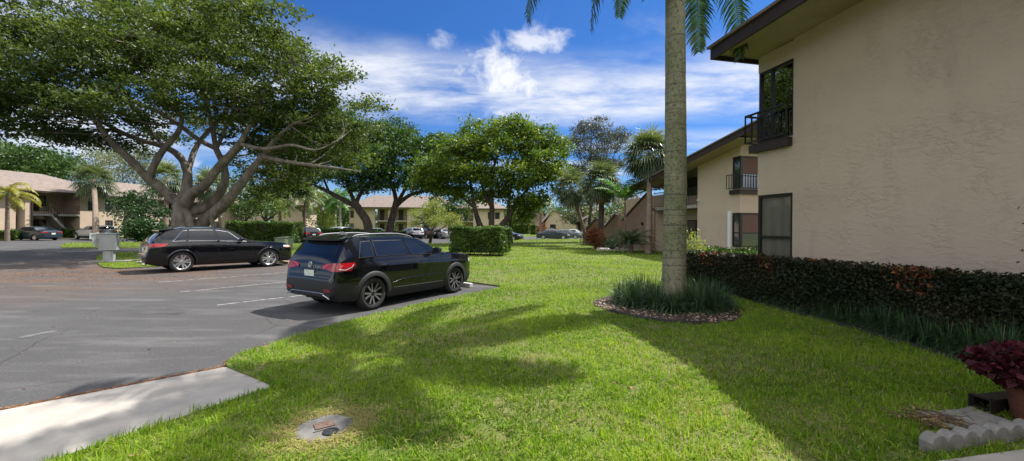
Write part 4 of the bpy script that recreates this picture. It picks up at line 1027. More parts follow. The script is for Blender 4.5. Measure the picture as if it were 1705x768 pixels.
def wall_cells(mb, x0, x1, z0, z1, y0, y1, holes, axis='x'):
    """wall in the local x-z plane (or y-z when axis='y') with rectangular openings"""
    xs = sorted({x0, x1, *[h[0] for h in holes], *[h[1] for h in holes]}); zs = sorted({z0, z1, *[h[2] for h in holes], *[h[3] for h in holes]})
    xs = [v for v in xs if x0 <= v <= x1]; zs = [v for v in zs if z0 <= v <= z1]
    for i in range(len(xs) - 1):
        for j in range(len(zs) - 1):
            cx, cz = (xs[i] + xs[i + 1]) / 2, (zs[j] + zs[j + 1]) / 2
            if any(h[0] < cx < h[1] and h[2] < cz < h[3] for h in holes): continue
            if axis == 'x': mb.box(xs[i], xs[i + 1], y0, y1, zs[j], zs[j + 1])
            else: mb.box(y0, y1, xs[i], xs[i + 1], zs[j], zs[j + 1])

def window(parent, x0, x1, z0, z1, y, m=None, gm=None, fr=.06, mull=(), rail=(), d=.08, label=None, axis='x', blind=None):
    """framed window in plane y (facing -y), or in plane x = y (facing -x) when axis='y'"""
    f = MB()
    def bx(a, b, c, e, lo, hi):
        f.box(a, b, lo, hi, c, e) if axis == 'x' else f.box(lo, hi, a, b, c, e)
    bx(x0, x0 + fr, z0, z1, y, y + d); bx(x1 - fr, x1, z0, z1, y, y + d); bx(x0 + fr, x1 - fr, z0, z0 + fr, y, y + d); bx(x0 + fr, x1 - fr, z1 - fr, z1, y, y + d)
    for v in mull: bx(v - .025, v + .025, z0 + fr, z1 - fr, y + .01, y + d - .01)
    for v in rail: bx(x0 + fr, x1 - fr, v - .03, v + .03, y + .005, y + d - .005)
    o = f.build('window', m or M['bronze'], parent)
    if label: o['label'] = label
    p = MB(); f = p; bx(x0 + fr, x1 - fr, z0 + fr, z1 - fr, y + d * .55, y + d * .55 + .01); p.build('pane', gm or M['glass'], o)
    return o

def railing(parent, pts, z0, z1, n=None, r=.02, m=None, step=.14):
    mb = MB()
    for a, b in zip(pts[:-1], pts[1:]):
        a, b = np.array(a), np.array(b); L = np.linalg.norm(b - a)
        mb.bar((*a, z1), (*b, z1), .05, .04); mb.bar((*a, z0), (*b, z0), .04, .03)
        k = max(1, int(L / step))
        for i in range(k + 1):
            p = a + (b - a) * i / k; mb.bar((*p, z0), (*p, z1), r)
    return mb.build('railing', m or M['bronze'], parent)

def local(name, label, cat, p, q, group=None):
    """Empty at p whose local x runs from p to q"""
    a = math.atan2(q[1] - p[1], q[0] - p[0]); return thing(name, label, cat, (p[0], p[1], 0), a, group)

# --- near two-storey block at the right: local x towards the camera, local y into the building
def near_building():
    P = np.array([5.98, 10.1]); D = np.array([.208, -.978]); t = local('apartment_building', 'near two storey tan stucco block with a corner window and a black railed window above', 'building', P, P + D)
    W, Lb, H = 12.0, 17.0, 5.92
    holes = [(-.01, .98, .75, 2.56), (-.01, .98, 3.82, 5.53)]
    mb = MB(); wall_cells(mb, 0, .98, -.1, H, 0, .22, [(0, .98, h[2], h[3]) for h in holes]); mb.extr([(.98, 0, -.1), (Lb, 0, -.1), (Lb, 0, H + .035 * Lb + .02), (.98, 0, H + .035 * .98 + .02)], (0, .22, 0)); wall_cells(mb, .22, W, -.1, H, 0, .22, [(.22, 1.7, h[2], h[3]) for h in holes], 'y')
    mb.build('wall', M['stucco'], t)
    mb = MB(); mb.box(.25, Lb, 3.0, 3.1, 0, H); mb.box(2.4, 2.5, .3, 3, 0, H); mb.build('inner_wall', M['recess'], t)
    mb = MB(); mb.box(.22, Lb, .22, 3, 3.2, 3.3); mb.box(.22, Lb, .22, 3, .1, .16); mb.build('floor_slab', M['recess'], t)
    window(t, .0, .98, .75, 2.56, .02, M['bronze'], M['glass_cool'], .07, (), (1.56,), .09)
    window(t, .11, 1.7, .75, 2.56, .02, M['bronze'], M['glass_cool'], .07, (), (1.56,), .09, None, 'y')
    lp = MB(); lp.box(.07, .91, .085, .09, .82, 1.53); lp.build('lower_panel', M['bronze'], t)
    window(t, .0, .98, 3.82, 5.53, .02, M['bronze'], M['glass_clear'], .05, (.36,), (), .09)
    window(t, .11, 1.7, 3.82, 5.53, .02, M['bronze'], M['glass_clear'], .05, (), (), .09, None, 'y')
    cu = MB()
    for k in range(8): cu.tube([(.60 + .055 * k, .34 + .02 * (k % 2), 3.85), (.60 + .055 * k, .34 + .02 * (k % 2), 5.5)], .026, 6)
    cu.build('curtain', M['soffit'], t)
    mb = MB(); mb.box(-.14, .97, -.14, -.002, 3.60, 3.79); mb.box(-.14, -.002, -.002, 1.7, 3.60, 3.79); mb.build('sill_beam', M['dark_wood'], t)
    railing(t, [(.97, -.17), (-.22, -.17), (-.22, 1.7)], 3.86, 4.52, step=.17, r=.026)
    # eaves: the roof edge climbs a little towards the camera; soffit, fascia and the shingled slope above
    s = .035; xo, x1 = -.02, 3.05
    def z(x): return H + s * x
    def strip(name, pts, dz, m): mb = MB(); mb.extr(pts, dz); return mb.build(name, m, t)
    x2 = 5.4; o2 = 1.74
    sf = MB(); sf.extr([(-.10, -1.16, z(-.1)), (x1, -1.16, z(x1)), (x1, .25, z(x1)), (-.10, .25, z(-.1))], (0, 0, .05)); sf.extr([(x1, -1.16, z(x1)), (x2, -o2, z(x2)), (Lb, -o2, z(Lb)), (Lb, .25, z(Lb)), (x1, .25, z(x1))], (0, 0, .05)); sf.build('soffit', M['soffit'], t)
    fa = MB(); fa.extr([(-.16, -1.22, z(-.1) - .10), (-.16, .9, z(-.1) - .10), (-.16, .9, z(-.1) + .16), (-.16, -1.22, z(-.1) + .16)], (.058, 0, 0))
    for xa, ya, xb, yb in ((-.10, -1.22, x1, -1.22), (x1, -1.22, x2, -o2 - .06), (x2, -o2 - .06, Lb, -o2 - .06)): fa.extr([(xa, ya, z(xa) - .10), (xb, yb, z(xb) - .10), (xb, yb, z(xb) + .16), (xa, ya, z(xa) + .16)], (0, .058, 0))
    fa.build('fascia', M['dark_wood'], t)
    rf = MB()
    for xa, ya, xb, yb in ((-.22, -1.28, x1, -1.28), (x1, -1.28, x2, -o2 - .12), (x2, -o2 - .12, Lb, -o2 - .12)): rf.extr([(xa, ya, z(xa) + .165), (xb, yb, z(xb) + .165), (xb, 6, z(xb) + 1.4), (xa, 6, z(xa) + 1.4)], (0, 0, .06))
    rf.extr([(-.22, 6, z(0) + 1.4), (Lb, 6, z(Lb) + 1.4), (Lb, W + 1, z(0) + .2), (-.22, W + 1, z(0) + .2)], (0, 0, .06)); rf.build('roof', M['roof'], t)
near_building()

# --- second block, further along on the right
def second_building():
    P = np.array([11.55, 21.0]); D = np.array([-.208, .978])
    # local x runs AWAY from the camera along the left face; local y = to the left (outwards), so into the building is -y
    t = local('apartment_building', 'second tan block with stair wings and sloping dark roof edge behind palms', 'building', P, P + D)
    H = 5.95; sl = -.165; Lw = 3.35; wd = 12
    def zr(x): return H + sl * x
    mb = MB()
    holes = [(-.01, .55, .8, 2.56), (-.01, .55, 3.78, 5.45)]
    def face(x0, x1, zlo, ztop, y0, y1):
        mb.extr([(x0, y1, zlo), (x1, y1, zlo), (x1, y1, ztop(x1)), (x0, y1, ztop(x0))], (0, y0 - y1, 0))
    face(.55, Lw, -.1, zr, -.2, 0)
    mb.box(0, .55, -.2, 0, -.1, .8); mb.box(0, .55, -.2, 0, 2.56, 3.78); mb.extr([(0, 0, 5.45), (.55, 0, 5.45), (.55, 0, zr(.55)), (0, 0, H)], (0, -.2, 0))
    # face towards the camera (local plane x = 0)
    wall_cells(mb, -wd, -.2, -.1, 5.95, 0, .2, [(-1.9, -.2, .8, 2.56), (-1.9, -.2, 3.78, 5.45)], 'y'); mb.extr([(0, -.0, 5.95), (0, -wd, 5.95), (0, -wd, 9), (0, -wd / 2, 8.0)], (.2, 0, 0))
    # balcony bay beyond: back wall, party walls
    bx0, bx1 = Lw, 8.0
    mb.box(bx0, bx1, -1.75, -1.6, -.1, zr(bx1) + .1); mb.box(bx1, 15.5, -1.75, -1.6, -.1, zr(10.3) - .03); mb.box(bx1 - .2, bx1, -1.6, 0, -.1, 2.95); mb.box(bx1 - .2, bx1, -1.6, -.9, 3.15, zr(bx1)); mb.box(bx0 - .2, bx0, -1.6, -.2, -.1, zr(bx0) - .05)
    mb.build('wall', M['stucco'], t)
    sb = MB(); sb.box(bx0 + .005, bx1 + .1, -1.6, .1, 2.95, 3.14); sb.build('balcony_slab', M['conc'], t)
    railing(t, [(bx0 + .02, .04), (bx1, .04)], 3.2, 4.15, step=.13)
    mb = MB(); mb.box(bx0 + .3, bx0 + 1.2, -1.598, -1.55, 3.15, 5.2); mb.build('door', M['dark_wood'], t); mb = MB(); mb.box(bx0 + .3, bx0 + 1.2, -1.598, -1.55, .15, 2.3); mb.build('door', M['dark_wood'], t)
    window(t, bx0 + 1.7, bx0 + 3.2, 3.9, 5.1, -1.64, axis='x', d=.08); window(t, bx0 + 1.7, bx0 + 3.2, 1.0, 2.3, -1.64, d=.08)
    for zz in (3.96, 1.06): pn = MB(); pn.box(bx0 + 1.76, bx0 + 3.14, -1.555, -1.55, zz, zz + (1.08 if zz > 2 else 1.18)); pn.build('pane', M['glass'], t)
    # corner windows with brown blinds
    for z0, z1 in ((.8, 2.56), (3.78, 5.45)):
        f = MB(); y = -.03
        f.box(-.0, .07, -.08, -.02, z0, z1); f.box(.48, .55, -.08, -.02, z0, z1); f.box(.07, .48, -.08, -.02, z1 - .07, z1); f.box(.07, .48, -.08, -.02, z0, z0 + .07)
        for a, b in ((-1.9, -1.83), (-.16, -.085)): f.box(.02, .08, a, b, z0, z1)
        f.box(.02, .08, -1.83, -.16, z1 - .07, z1); f.box(.02, .08, -1.83, -.16, z0, z0 + .07)
        if z0 < 1: f.box(.02, .08, -1.83, -.16, 1.50, 1.56); f.box(.07, .48, -.08, -.02, 1.50, 1.56)
        o = f.build('window', M['bronze'], t)
        g = MB(); g.box(.07, .48, -.06, -.05, z0 + .07, z1 - .07); g.box(.05, .06, -1.83, -.16, z0 + .07, 1.5 if z0 < 1 else z0 + .75); g.build('pane', M['glass'], o)
        b = MB(); b.box(.06, .07, -1.83, -.16, 1.56 if z0 < 1 else z0 + .75, z1 - .07); b.build('blind', M['blind'], o)
    sh = MB(); sh.box(.57, .80, .002, .07, .6, 2.66); sh.build('shutter_track', M['white'], t)
    mb = MB(); mb.box(-.14, .62, .002, .14, 3.52, 3.74); mb.box(-.14, -.002, -1.95, .002, 3.52, 3.74); mb.build('sill_beam', M['dark_wood'], t)
    railing(t, [(.62, .30), (-.32, .30), (-.32, -1.95)], 3.80, 4.5, step=.16, r=.026)
    # sloping roof edge
    xe = 9.1
    mb = MB(); mb.extr([(-.9, 1.15, zr(-.9)), (xe, 1.15, zr(xe)), (xe, -.1, zr(xe)), (-.9, -.1, zr(-.9))], (0, 0, .05)); mb.build('soffit', M['soffit'], t)
    mb = MB(); mb.extr([(-.95, 1.16, zr(-.95) - .10), (xe, 1.16, zr(xe) - .10), (xe, 1.16, zr(xe) + .18), (-.95, 1.16, zr(-.95) + .18)], (0, .06, 0)); mb.extr([(-3.2, 1.16, zr(-3.2) - .10), (-.95, 1.16, zr(-.95) - .1), (-.95, 1.16, zr(-.95) + .18), (-3.2, 1.16, zr(-3.2) + .18)], (0, .06, 0)); mb.build('fascia', M['dark_wood'], t)
    mb = MB(); mb.extr([(-.95, 1.3, zr(-.95) + .185), (xe, 1.3, zr(xe) + .185), (xe, -wd, zr(xe) + .185), (-.95, -wd, zr(-.95) + .185)], (0, 0, .06)); mb.extr([(-3.2, 1.3, zr(-3.2) + .185), (-.96, 1.3, zr(-.96) + .185), (-.96, -wd, zr(-.96) + .185), (-3.2, -wd, zr(-3.2) + .185)], (0, 0, .06)); mb.build('roof', M['roof'], t)
    # stair wings: sloping parapets with brown copings, stepping away
    for i, (x0, yo, ztop, zlow, ln) in enumerate(((7.7, .5, 4.05, 2.3, 3.9), (12.3, .55, 2.75, 1.6, 2.8), (16.0, .6, 2.5, 1.5, 2.8))):
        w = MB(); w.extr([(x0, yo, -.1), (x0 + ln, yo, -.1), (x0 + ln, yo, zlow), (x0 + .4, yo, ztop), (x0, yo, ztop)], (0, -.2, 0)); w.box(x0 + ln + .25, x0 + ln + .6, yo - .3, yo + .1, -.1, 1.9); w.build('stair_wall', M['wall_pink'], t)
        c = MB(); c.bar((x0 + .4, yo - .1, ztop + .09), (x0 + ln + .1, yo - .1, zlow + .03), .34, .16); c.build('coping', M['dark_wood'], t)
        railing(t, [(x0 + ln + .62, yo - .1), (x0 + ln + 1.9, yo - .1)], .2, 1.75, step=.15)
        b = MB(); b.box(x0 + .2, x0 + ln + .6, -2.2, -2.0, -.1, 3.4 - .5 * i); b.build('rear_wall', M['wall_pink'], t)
    
    lt = MB(); lt.box(8.5, 8.62, .56, .66, 1.95, 2.15); lt.build('wall_lamp', M['bronze'], t)
    lt = MB(); lt.box(Lw - .25, Lw - .1, .002, .12, 3.35, 3.43); lt.build('wall_lamp', M['white'], t)
second_building()

# --- long tan building at the far left
def stair(t, x0, x1, z0, z1, y0, y1, n=14):
    """x0 low end -> x1 high end"""
    mb = MB()
    for i in range(n):
        xa, xb = x0 + (x1 - x0) * i / n, x0 + (x1 - x0) * (i + 1) / n; z = z0 + (z1 - z0) * (i + 1) / n; mb.box(min(xa, xb), max(xa, xb), y0, y1, z - .22, z)
    mb.extr([(x0, y0 - .02, z0), (x1, y0 - .02, z1), (x1, y0 - .02, z1 - .32), (x0, y0 - .02, z0 - .32)], (0, .018, 0)); mb.build('stairs', M['conc'], t)
def left_building():
    P, Q = np.array([-54.0, 44.0]), np.array([-52.6, 56.0])
    t = local('apartment_building', 'long two storey tan building with brown roof and outside stair at the far left', 'building', P, Q)
    def ux(x):
        r = (x - CX) / FPX; Y = (-54 - 44 * .1167) / (r - .1167); return (Y - 44) * 1.0068
    E = 5.35
    a, b, c, d = ux(26), ux(50), ux(133), ux(203)
    mb = MB(); wall_cells(mb, -16, a, 0, E, 0, .25, []); mb.box(ux(37), b, -.35, 2.2, 0, E); mb.box(a, ux(37), .8, 1.0, 0, E)
    wall_cells(mb, c, d, 0, E, 0, .25, [(ux(146), ux(154), 3.4, 5.0), (ux(175), ux(188), 3.4, 4.9), (ux(175), ux(188), .8, 2.2)])
    mb.box(b, c, 2.3, 2.5, 0, E); mb.box(c - .01, c + .24, .25, 2.3, 0, E); mb.box(d, d + .25, 0, 9, 0, E); mb.build('wall', M['wall_far'], t)
    mb = MB(); mb.box(b, b + (c - b) * .42, .02, 2.3, 2.62, 2.84); mb.box(c - 2.2, c, .02, 2.3, 2.62, 2.84); mb.build('balcony_slab', M['conc'], t)
    railing(t, [(b, .05), (b + (c - b) * .40, .05)], 2.9, 3.85, step=.2); railing(t, [(c - 2.1, .05), (c, .05)], 2.9, 3.85, step=.2)
    sx1, sx0 = b + (c - b) * .42, c - .6
    stair(t, sx0, sx1, .25, 2.84, .1, 1.3); mb = MB(); mb.extr([(sx1 + .8, 1.35, 2.6), (sx0, 1.35, .6), (sx0, 1.35, 1.8), (sx1 + .8, 1.35, 4.1)], (0, .18, 0)); mb.build('stair_parapet', M['wall_far'], t)
    mb = MB(); k = 16
    for i in range(k + 1):
        x = sx0 + (sx1 - sx0) * i / k; z = .25 + 2.59 * i / k; mb.bar((x, .08, z), (x, .08, z + .9), .035)
    mb.bar((sx0, .08, 1.15), (sx1, .08, 3.74), .06, .05); mb.build('stair_railing', M['bronze'], t)
    for z0 in (.1, 2.9):
        for x0 in (b + .5, c - 3.4): m_ = MB(); m_.box(x0, x0 + .9, 2.24, 2.298, z0, z0 + 2.1); m_.build('door', M['dark_wood'], t)
        window(t, b + 1.8, b + 3.0, z0 + .9, z0 + 2.1, 2.22)
    for x0, x1, z0, z1 in ((ux(146), ux(154), 3.4, 5.0), (ux(175), ux(188), 3.4, 4.9), (ux(175), ux(188), .8, 2.2)): window(t, x0, x1, z0, z1, .04, mull=((x0 + x1) / 2,), fr=.08)
    m_ = MB(); m_.box(a + .02, ux(37) - .02, .72, .79, .1, 2.6); m_.build('door', M['dark_wood'], t)
    m_ = MB(); m_.tube([(b - .12, -.42, .1), (b - .12, -.42, E)], .09, 8); m_.build('downpipe', M['dark_wood'], t)
    m_ = MB(); m_.box(b, b + (c - b) * .42, .1, .16, 2.84, 3.1); m_.build('parapet', M['recess'], t)
    # roof: eaves along the front, ridge behind, hip at the far end
    r = MB(); y0, yr, zr_, ze = -.9, 6.8, 8.0, E + .05
    r.add([(-18, y0, ze), (d + .9, y0, ze), (d - 4.0, yr, zr_), (-18, yr, zr_)], [(0, 1, 2, 3)]); r.add([(d + .9, y0, ze), (d + .9, yr * 2 + .9, ze), (d - 4.0, yr, zr_)], [(0, 1, 2)]); r.add([(-18, yr, zr_), (d - 4, yr, zr_), (d + .9, yr * 2 + .9, ze), (-18, yr * 2 + .9, ze)], [(0, 1, 2, 3)])
    r.build('roof', M['roof'], t)
    r = MB(); r.box(-18, d + .9, y0 - .05, y0, E - .15, E + .05); r.box(d + .85, d + .9, y0, 14, E - .15, E + .049); r.build('fascia', M['dark_wood'], t); r = MB(); r.box(-18, d + .85, y0, .5, E - .02, E + .01); r.build('soffit', M['soffit'], t)
    # next block of the row
    t2 = local('apartment_building', 'tan block with outside stair seen between the big grey trunks and the fan palm', 'building', P + (Q - P) / np.linalg.norm(Q - P) * (d + 1.5) + np.array([-.8, 0]), Q + (Q - P) * 2)
    mb = MB(); wall_cells(mb, 0, 4.5, 0, E, 0, .25, [(1.2, 2.6, 3.3, 4.7)]); mb.box(4.5, 12, 2.3, 2.5, 0, E); wall_cells(mb, 12, 24, 0, E, 0, .25, [(13.5, 15.2, 3.3, 4.8), (13.5, 15.2, .9, 2.3)]); mb.box(-.25, 0, 0, 9, 0, E); mb.box(12, 12.25, .25, 2.3, 0, E); mb.build('wall', M['wall_far'], t2)
    window(t2, 1.2, 2.6, 3.3, 4.7, .04); window(t2, 13.5, 15.2, 3.3, 4.8, .04); window(t2, 13.5, 15.2, .9, 2.3, .04)
    stair(t2, 10.5, 6, .25, 2.84, .1, 1.3); mb = MB(); mb.extr([(6.6, .0, 2.5), (10.6, .0, .5), (10.6, .0, 1.6), (6.6, .0, 4.0)], (0, .1, 0)); mb.build('stair_parapet', M['wall_far'], t2)
    mb = MB(); mb.box(4.5, 6.2, .02, 2.3, 2.62, 2.84); mb.box(10.5, 12, .02, 2.3, 2.62, 2.84); mb.build('balcony_slab', M['conc'], t2); railing(t2, [(10.4, .05), (12, .05)], 2.9, 3.85, step=.2)
    mb = MB(); mb.box(8, 9, 2.24, 2.298, 2.9, 5); mb.build('door', M['dark_wood'], t2)
    r = MB(); r.add([(-.9, -.9, ze), (25, -.9, ze), (21, yr, zr_), (3.5, yr, zr_)], [(0, 1, 2, 3)]); r.add([(-.9, -.9, ze), (3.5, yr, zr_), (-.9, 14, ze)], [(0, 1, 2)]); r.add([(25, -.9, ze), (25, 14, ze), (21, yr, zr_)], [(0, 1, 2)]); r.add([(3.5, yr, zr_), (21, yr, zr_), (25, 14, ze), (-.9, 14, ze)], [(0, 1, 2, 3)]); r.build('roof', M['roof'], t2)
    r = MB(); r.box(-.9, 25, -.95, -.9, E - .15, E + .05); r.build('fascia', M['dark_wood'], t2)
left_building()

# --- far blocks across the lot
def far_block(label, xa, xb, Y, E=5.4, ridge=7.9, wins=(), recess=(), gable=None, ang=0.0, depth=9):
    A = at(xa, 380, Y); B = at(xb, 380, Y); L = np.linalg.norm(B - A); a = R(ang)
    t = thing('apartment_building', label, 'building', (A[0], A[1], 0), a)
    u = lambda x: (x - xa) / (xb - xa) * L
    mb = MB(); holes = [(u(w[0]), u(w[1]), w[2], w[3]) for w in wins] + [(u(r[0]), u(r[1]), .06, E - .25) for r in recess]
    wall_cells(mb, 0, L, 0, E, 0, .25, holes); mb.box(L - .25, L, .25, depth, 0, E); mb.box(0, .25, .25, depth, 0, E)
    for r in recess: mb.box(u(r[0]), u(r[1]), 1.6, 1.75, 0, E)
    mb.build('wall', M['wall_far'], t)
    for w in wins: window(t, u(w[0]), u(w[1]), w[2], w[3], .05, mull=((u(w[0]) + u(w[1])) / 2,), fr=.09)
    for r in recess:
        x0, x1 = u(r[0]), u(r[1]); m_ = MB(); m_.box(x0, x1, .01, 1.6, 2.62, 2.86); m_.build('balcony_slab', M['conc'], t); railing(t, [(x0, .05), (x1, .05)], 2.9, 3.85, step=.25)
        for z0 in (.1, 2.9):
            m_ = MB(); m_.box(x0 + .5, x0 + 1.4, 1.54, 1.598, z0, z0 + 2.1); m_.build('door', M['dark_wood'], t)
            if x1 - x0 > 3.2: window(t, x1 - 1.7, x1 - .5, z0 + .9, z0 + 2, 1.52)
    r = MB(); ze = E + .03; yr = depth / 2; h = 3.2
    r.add([(-.8, -.8, ze), (L + .8, -.8, ze), (L - h, yr, ridge), (h, yr, ridge)], [(0, 1, 2, 3)]); r.add([(L + .8, -.8, ze), (L + .8, depth + .8, ze), (L - h, yr, ridge)], [(0, 1, 2)]); r.add([(-.8, -.8, ze), (h, yr, ridge), (-.8, depth + .8, ze)], [(0, 1, 2)]); r.add([(h, yr, ridge), (L - h, yr, ridge), (L + .8, depth + .8, ze), (-.8, depth + .8, ze)], [(0, 1, 2, 3)]); r.build('roof', M['roof'], t)
    r = MB(); r.box(-.8, L + .8, -.86, -.8, E - .17, E + .03); r.box(L + .8, L + .86, -.8, depth + .8, E - .17, E + .03); r.build('fascia', M['dark_wood'], t)
    return t
fb = far_block('two storey tan block with a sunlit end wall beyond the tall clipped hedge', 396, 500, 74, wins=((494, 499, 3.3, 4.8), (494, 499, .8, 2.2)), recess=((440, 450),), ang=14)
w = MB(); w.extr([(10.2, .4, 5.35), (10.2, 3.4, 5.35), (10.2, 1.9, 6.6)], (2.4, 0, 0)); w.build('gable_roof', M['roof'], fb)
far_block('wide two storey tan block behind the two dark trunks and the lime green tree', 582, 752, 82, wins=((583, 589, 3.3, 4.7), (583, 589, .9, 2.2)), recess=((624, 646), (656, 678), (700, 726)), ridge=8.1)
far_block('tan block with dark balconies behind the multi stemmed green tree', 762, 838, 84, wins=((812, 818, 3.3, 4.7), (824, 832, 3.3, 4.7), (824, 832, .9, 2.2)), recess=((766, 788),), ridge=7.6)
def bungalow(label, xa, xb, Y, E, pk, xp, wx):
    A = at(xa, 380, Y); B = at(xb, 380, Y); L = np.linalg.norm(B - A); t = thing('bungalow', label, 'building', (A[0], A[1], 0)); u = lambda x: (x - xa) / (xb - xa) * L
    mb = MB(); mb.extr([(0, 0, 0), (L, 0, 0), (L, 0, E), (u(xp), 0, pk), (0, 0, E)], (0, .25, 0)); mb.box(0, .25, .25, 12, 0, E); mb.box(L - .25, L, .25, 12, 0, E); mb.build('wall', M['wall_far'], t)
    for x in wx: window(t, u(x), u(x) + 1.3, 1.0, 2.4, -.06)
    r = MB(); r.extr([(-.9, -.5, E - .3), (u(xp), -.5, pk + .08), (u(xp), -.5, pk + .28), (-.9, -.5, E - .1)], (0, 13, 0)); r.extr([(L + .9, -.5, E - .3), (L + .9, -.5, E - .1), (u(xp), -.5, pk + .28), (u(xp), -.5, pk + .08)], (0, 13, 0)); r.build('roof', M['roof'], t)
bungalow('low gabled tan house behind the parked navy and steel sedans', 908, 962, 96, 2.9, 5.6, 921, (916,))
bungalow('low house whose long roof slope shows left of the orange bush', 852, 912, 104, 2.7, 6.0, 902, (880,))
bungalow('tan house end glimpsed between the leaning trunk and the coral bush', 975, 1030, 78, 3.2, 5.4, 1004, (988,))
# ------------------------------------------------------------------ street furniture and small things
# cluster mailbox cabinet on the island
def mailbox():
    b = gl(181, 436); t = thing('mail_cabinet', 'grey metal cabinet on a short post at the tip of the grass island', 'cabinet', b, R(25))
    mb = MB(); mb.box(-.30, .30, -.17, .22, .52, 1.24); mb.build('body', M['grey_box'], t, bevel=.012)
    mb = MB(); mb.extr([(-.34, -.20, 1.242), (.34, -.20, 1.242), (.34, .26, 1.242), (-.34, .26, 1.242)], (0, 0, .03));  mb.build('lid', M['grey_box'], t)
    mb = MB(); mb.extr([(-.312, -.175, .66), (-.312, -.175, 1.25), (-.46, -.40, 1.22), (-.38, -.30, .70)], (0, .02, 0)); mb.build('side_flap', M['grey_box'], t)
    mb = MB(); mb.box(-.18, .18, -.08, .16, .04, .50); mb.box(-.10, .10, -.11, -.08, .04, .50); mb.build('post', M['grey_box'], t)
    s = MB(); s.box(-.85, .9, -.45, .5, -.05, .045); s.build('pad', M['conc_old'], t)
mailbox()
b = gp(155.5, 405); t = thing('small_sign', 'small white double board sign on a thin stake left of the grey cabinet', 'sign', b, R(10))
mb = MB(); mb.box(-.30, -.02, -.02, .02, .35, .92); mb.box(.06, .30, -.02, .02, .35, .92); mb.build('board', M['white'], t); mb = MB(); mb.box(-.02, .06, -.025, .025, 0, .9); mb.build('stake', M['grey_box'], t)
# wheel stops
def stop(p, q, m, label):
    a, c = gp(*p), gp(*q); d = c - a; L = np.linalg.norm(d)
    t = MB(); t.extr([(0, -.075, .0), (0, .075, .0), (0, .055, .12), (0, -.055, .12)], (L, 0, 0)); o = t.build('wheel_stop', m, bevel=.012); o.location = (a[0], a[1], 0); o.rotation_euler = (0, 0, math.atan2(d[1], d[0])); tag(o, label, 'wheel stop', 'wheel stops')
fd = np.array(stall_front[0]) - np.array(stall_front[2]); fd /= np.linalg.norm(fd)
def stop_at(px, py, L, m, label):
    a = gp(px, py); t = MB(); t.extr([(-L, -.08, .002), (-L, .08, .002), (-L, .055, .12), (-L, -.055, .12)], (L, 0, 0)); o = t.build('wheel_stop', m, bevel=.012); o.location = (a[0], a[1], 0); o.rotation_euler = (0, 0, math.atan2(fd[1], fd[0])); tag(o, label, 'wheel stop', 'wheel stops')
stop_at(785, 479, 1.7, M['wheelstop'], 'whitish concrete wheel stop in front of the nearer black suv')
stop_at(482, 440, 1.7, M['wheelstop_y'], 'yellowish worn wheel stop in front of the further black suv')
# utility box
b = gl(473, 414.5); t = thing('utility_box', 'low green utility box on the grass beside the tall clipped hedge', 'utility box', b, R(-20)); mb = MB(); mb.box(-.42, .42, -.38, .38, 0, .72); mb.build('body', M['green_box'], t, bevel=.02); mb = MB(); mb.extr([(-.45, -.42, .721), (.45, -.42, .721), (.45, .41, .80), (-.45, .41, .80)], (0, 0, .03)); mb.build('lid', M['green_box'], t)
# sign posts
b = gp(894, 400.5); t = thing('sign_post', 'thin dark post with a small plate at the end of the lawn', 'sign post', b); mb = MB(); mb.tube([(0, 0, 0), (0, 0, 2.25)], .05, 6); mb.build('pole', M['bronze'], t); mb = MB(); mb.box(-.12, .12, -.07, -.055, 1.9, 2.3); mb.build('plate', M['grey_box'], t)
b = gp(537.5, 393); t = thing('lamp_post', 'thin black post rising behind the low hedge near the bright green shrubs', 'lamp post', b); mb = MB(); mb.tube([(0, 0, 0), (0, 0, 4.2)], [.07, .045], 8); mb.build('pole', M['bronze'], t); mb = MB(); mb.lathe([(.05, 4.2), (.18, 4.3), (.22, 4.6), (.05, 4.75)], 10); mb.build('lantern', M['lamp'], t)
# service cover in the grass
t = thing('service_cover', 'round concrete service cover sunk in the dry patch of grass', 'access cover', (COVER[0], COVER[1], gz(COVER[0], COVER[1]) - .006), R(35))
mb = MB(); mb.lathe([(.235, -.06), (.235, .012), (.222, .022), (.001, .024)], 40); mb.build('slab', mat('weathered_cover', (.15, .145, .135), .95, (.085, .08, .075), 9, bump=.4, bscale=90, bdist=.006), t, True, 30)
M['rust'] = mat('rusty_plate', (.13, .085, .065), .85, (.08, .05, .04), 25, bump=.4, bscale=120, bdist=.003)
mb = MB(); mb.box(-.075, .075, -.03, .085, .022, .032); mb.build('hatch', M['rust'], t)
mb = MB(); mb.lathe([(.062, .022), (.062, .034), (.048, .036), (.046, .030), (.001, .030)], 24, c=(.02, -.125, 0)); mb.build('cap', M['plastic'], t, True, 30); mb = MB(); mb.lathe([(.014, .031), (.012, .040), (.001, .041)], 10, c=(.02, -.125, 0)); mb.build('valve', M['chrome'], t, True, 30)
mb = MB(); mb.box(-.10, .05, -.062, -.054, .022, .027); mb.build('slot', M['black'], t)
# scalloped edging stones
def scallop(n, label, p0, d, L, h=.125, w=.085):
    t = MB(); prof = [(0, -.04)]
    k = 12; s = L / n
    for i in range(n):
        for j in range(k + (i == n - 1)): u = j / k; prof.append((s * (i + u), h - .05 + .05 * math.sin(math.pi * u) ** .6))
    prof.append((L, -.04)); t.extr([(x, -w / 2, z) for x, z in prof], (0, w, 0)); o = t.build('edging_stone', M['conc_old'], bevel=.008); o.location = tuple(p0); o.rotation_euler = (0, 0, math.atan2(d[1], d[0])); tag(o, label, 'edging stone', 'scalloped edging stones'); return o
e0 = gl(1540, 752); e1 = gl(1705, 727); d = (e1 - e0)[:2]; d /= np.linalg.norm(d)
scallop(3, 'scalloped concrete edging stone at the end by the dry twigs', (e0[0], e0[1], gz(e0[0], e0[1])), d, .46)
p = e0[:2] + d * .475; scallop(3, 'scalloped concrete edging stone in front of the pale slab, next to the end one', (p[0], p[1], gz(*p)), d, .46)
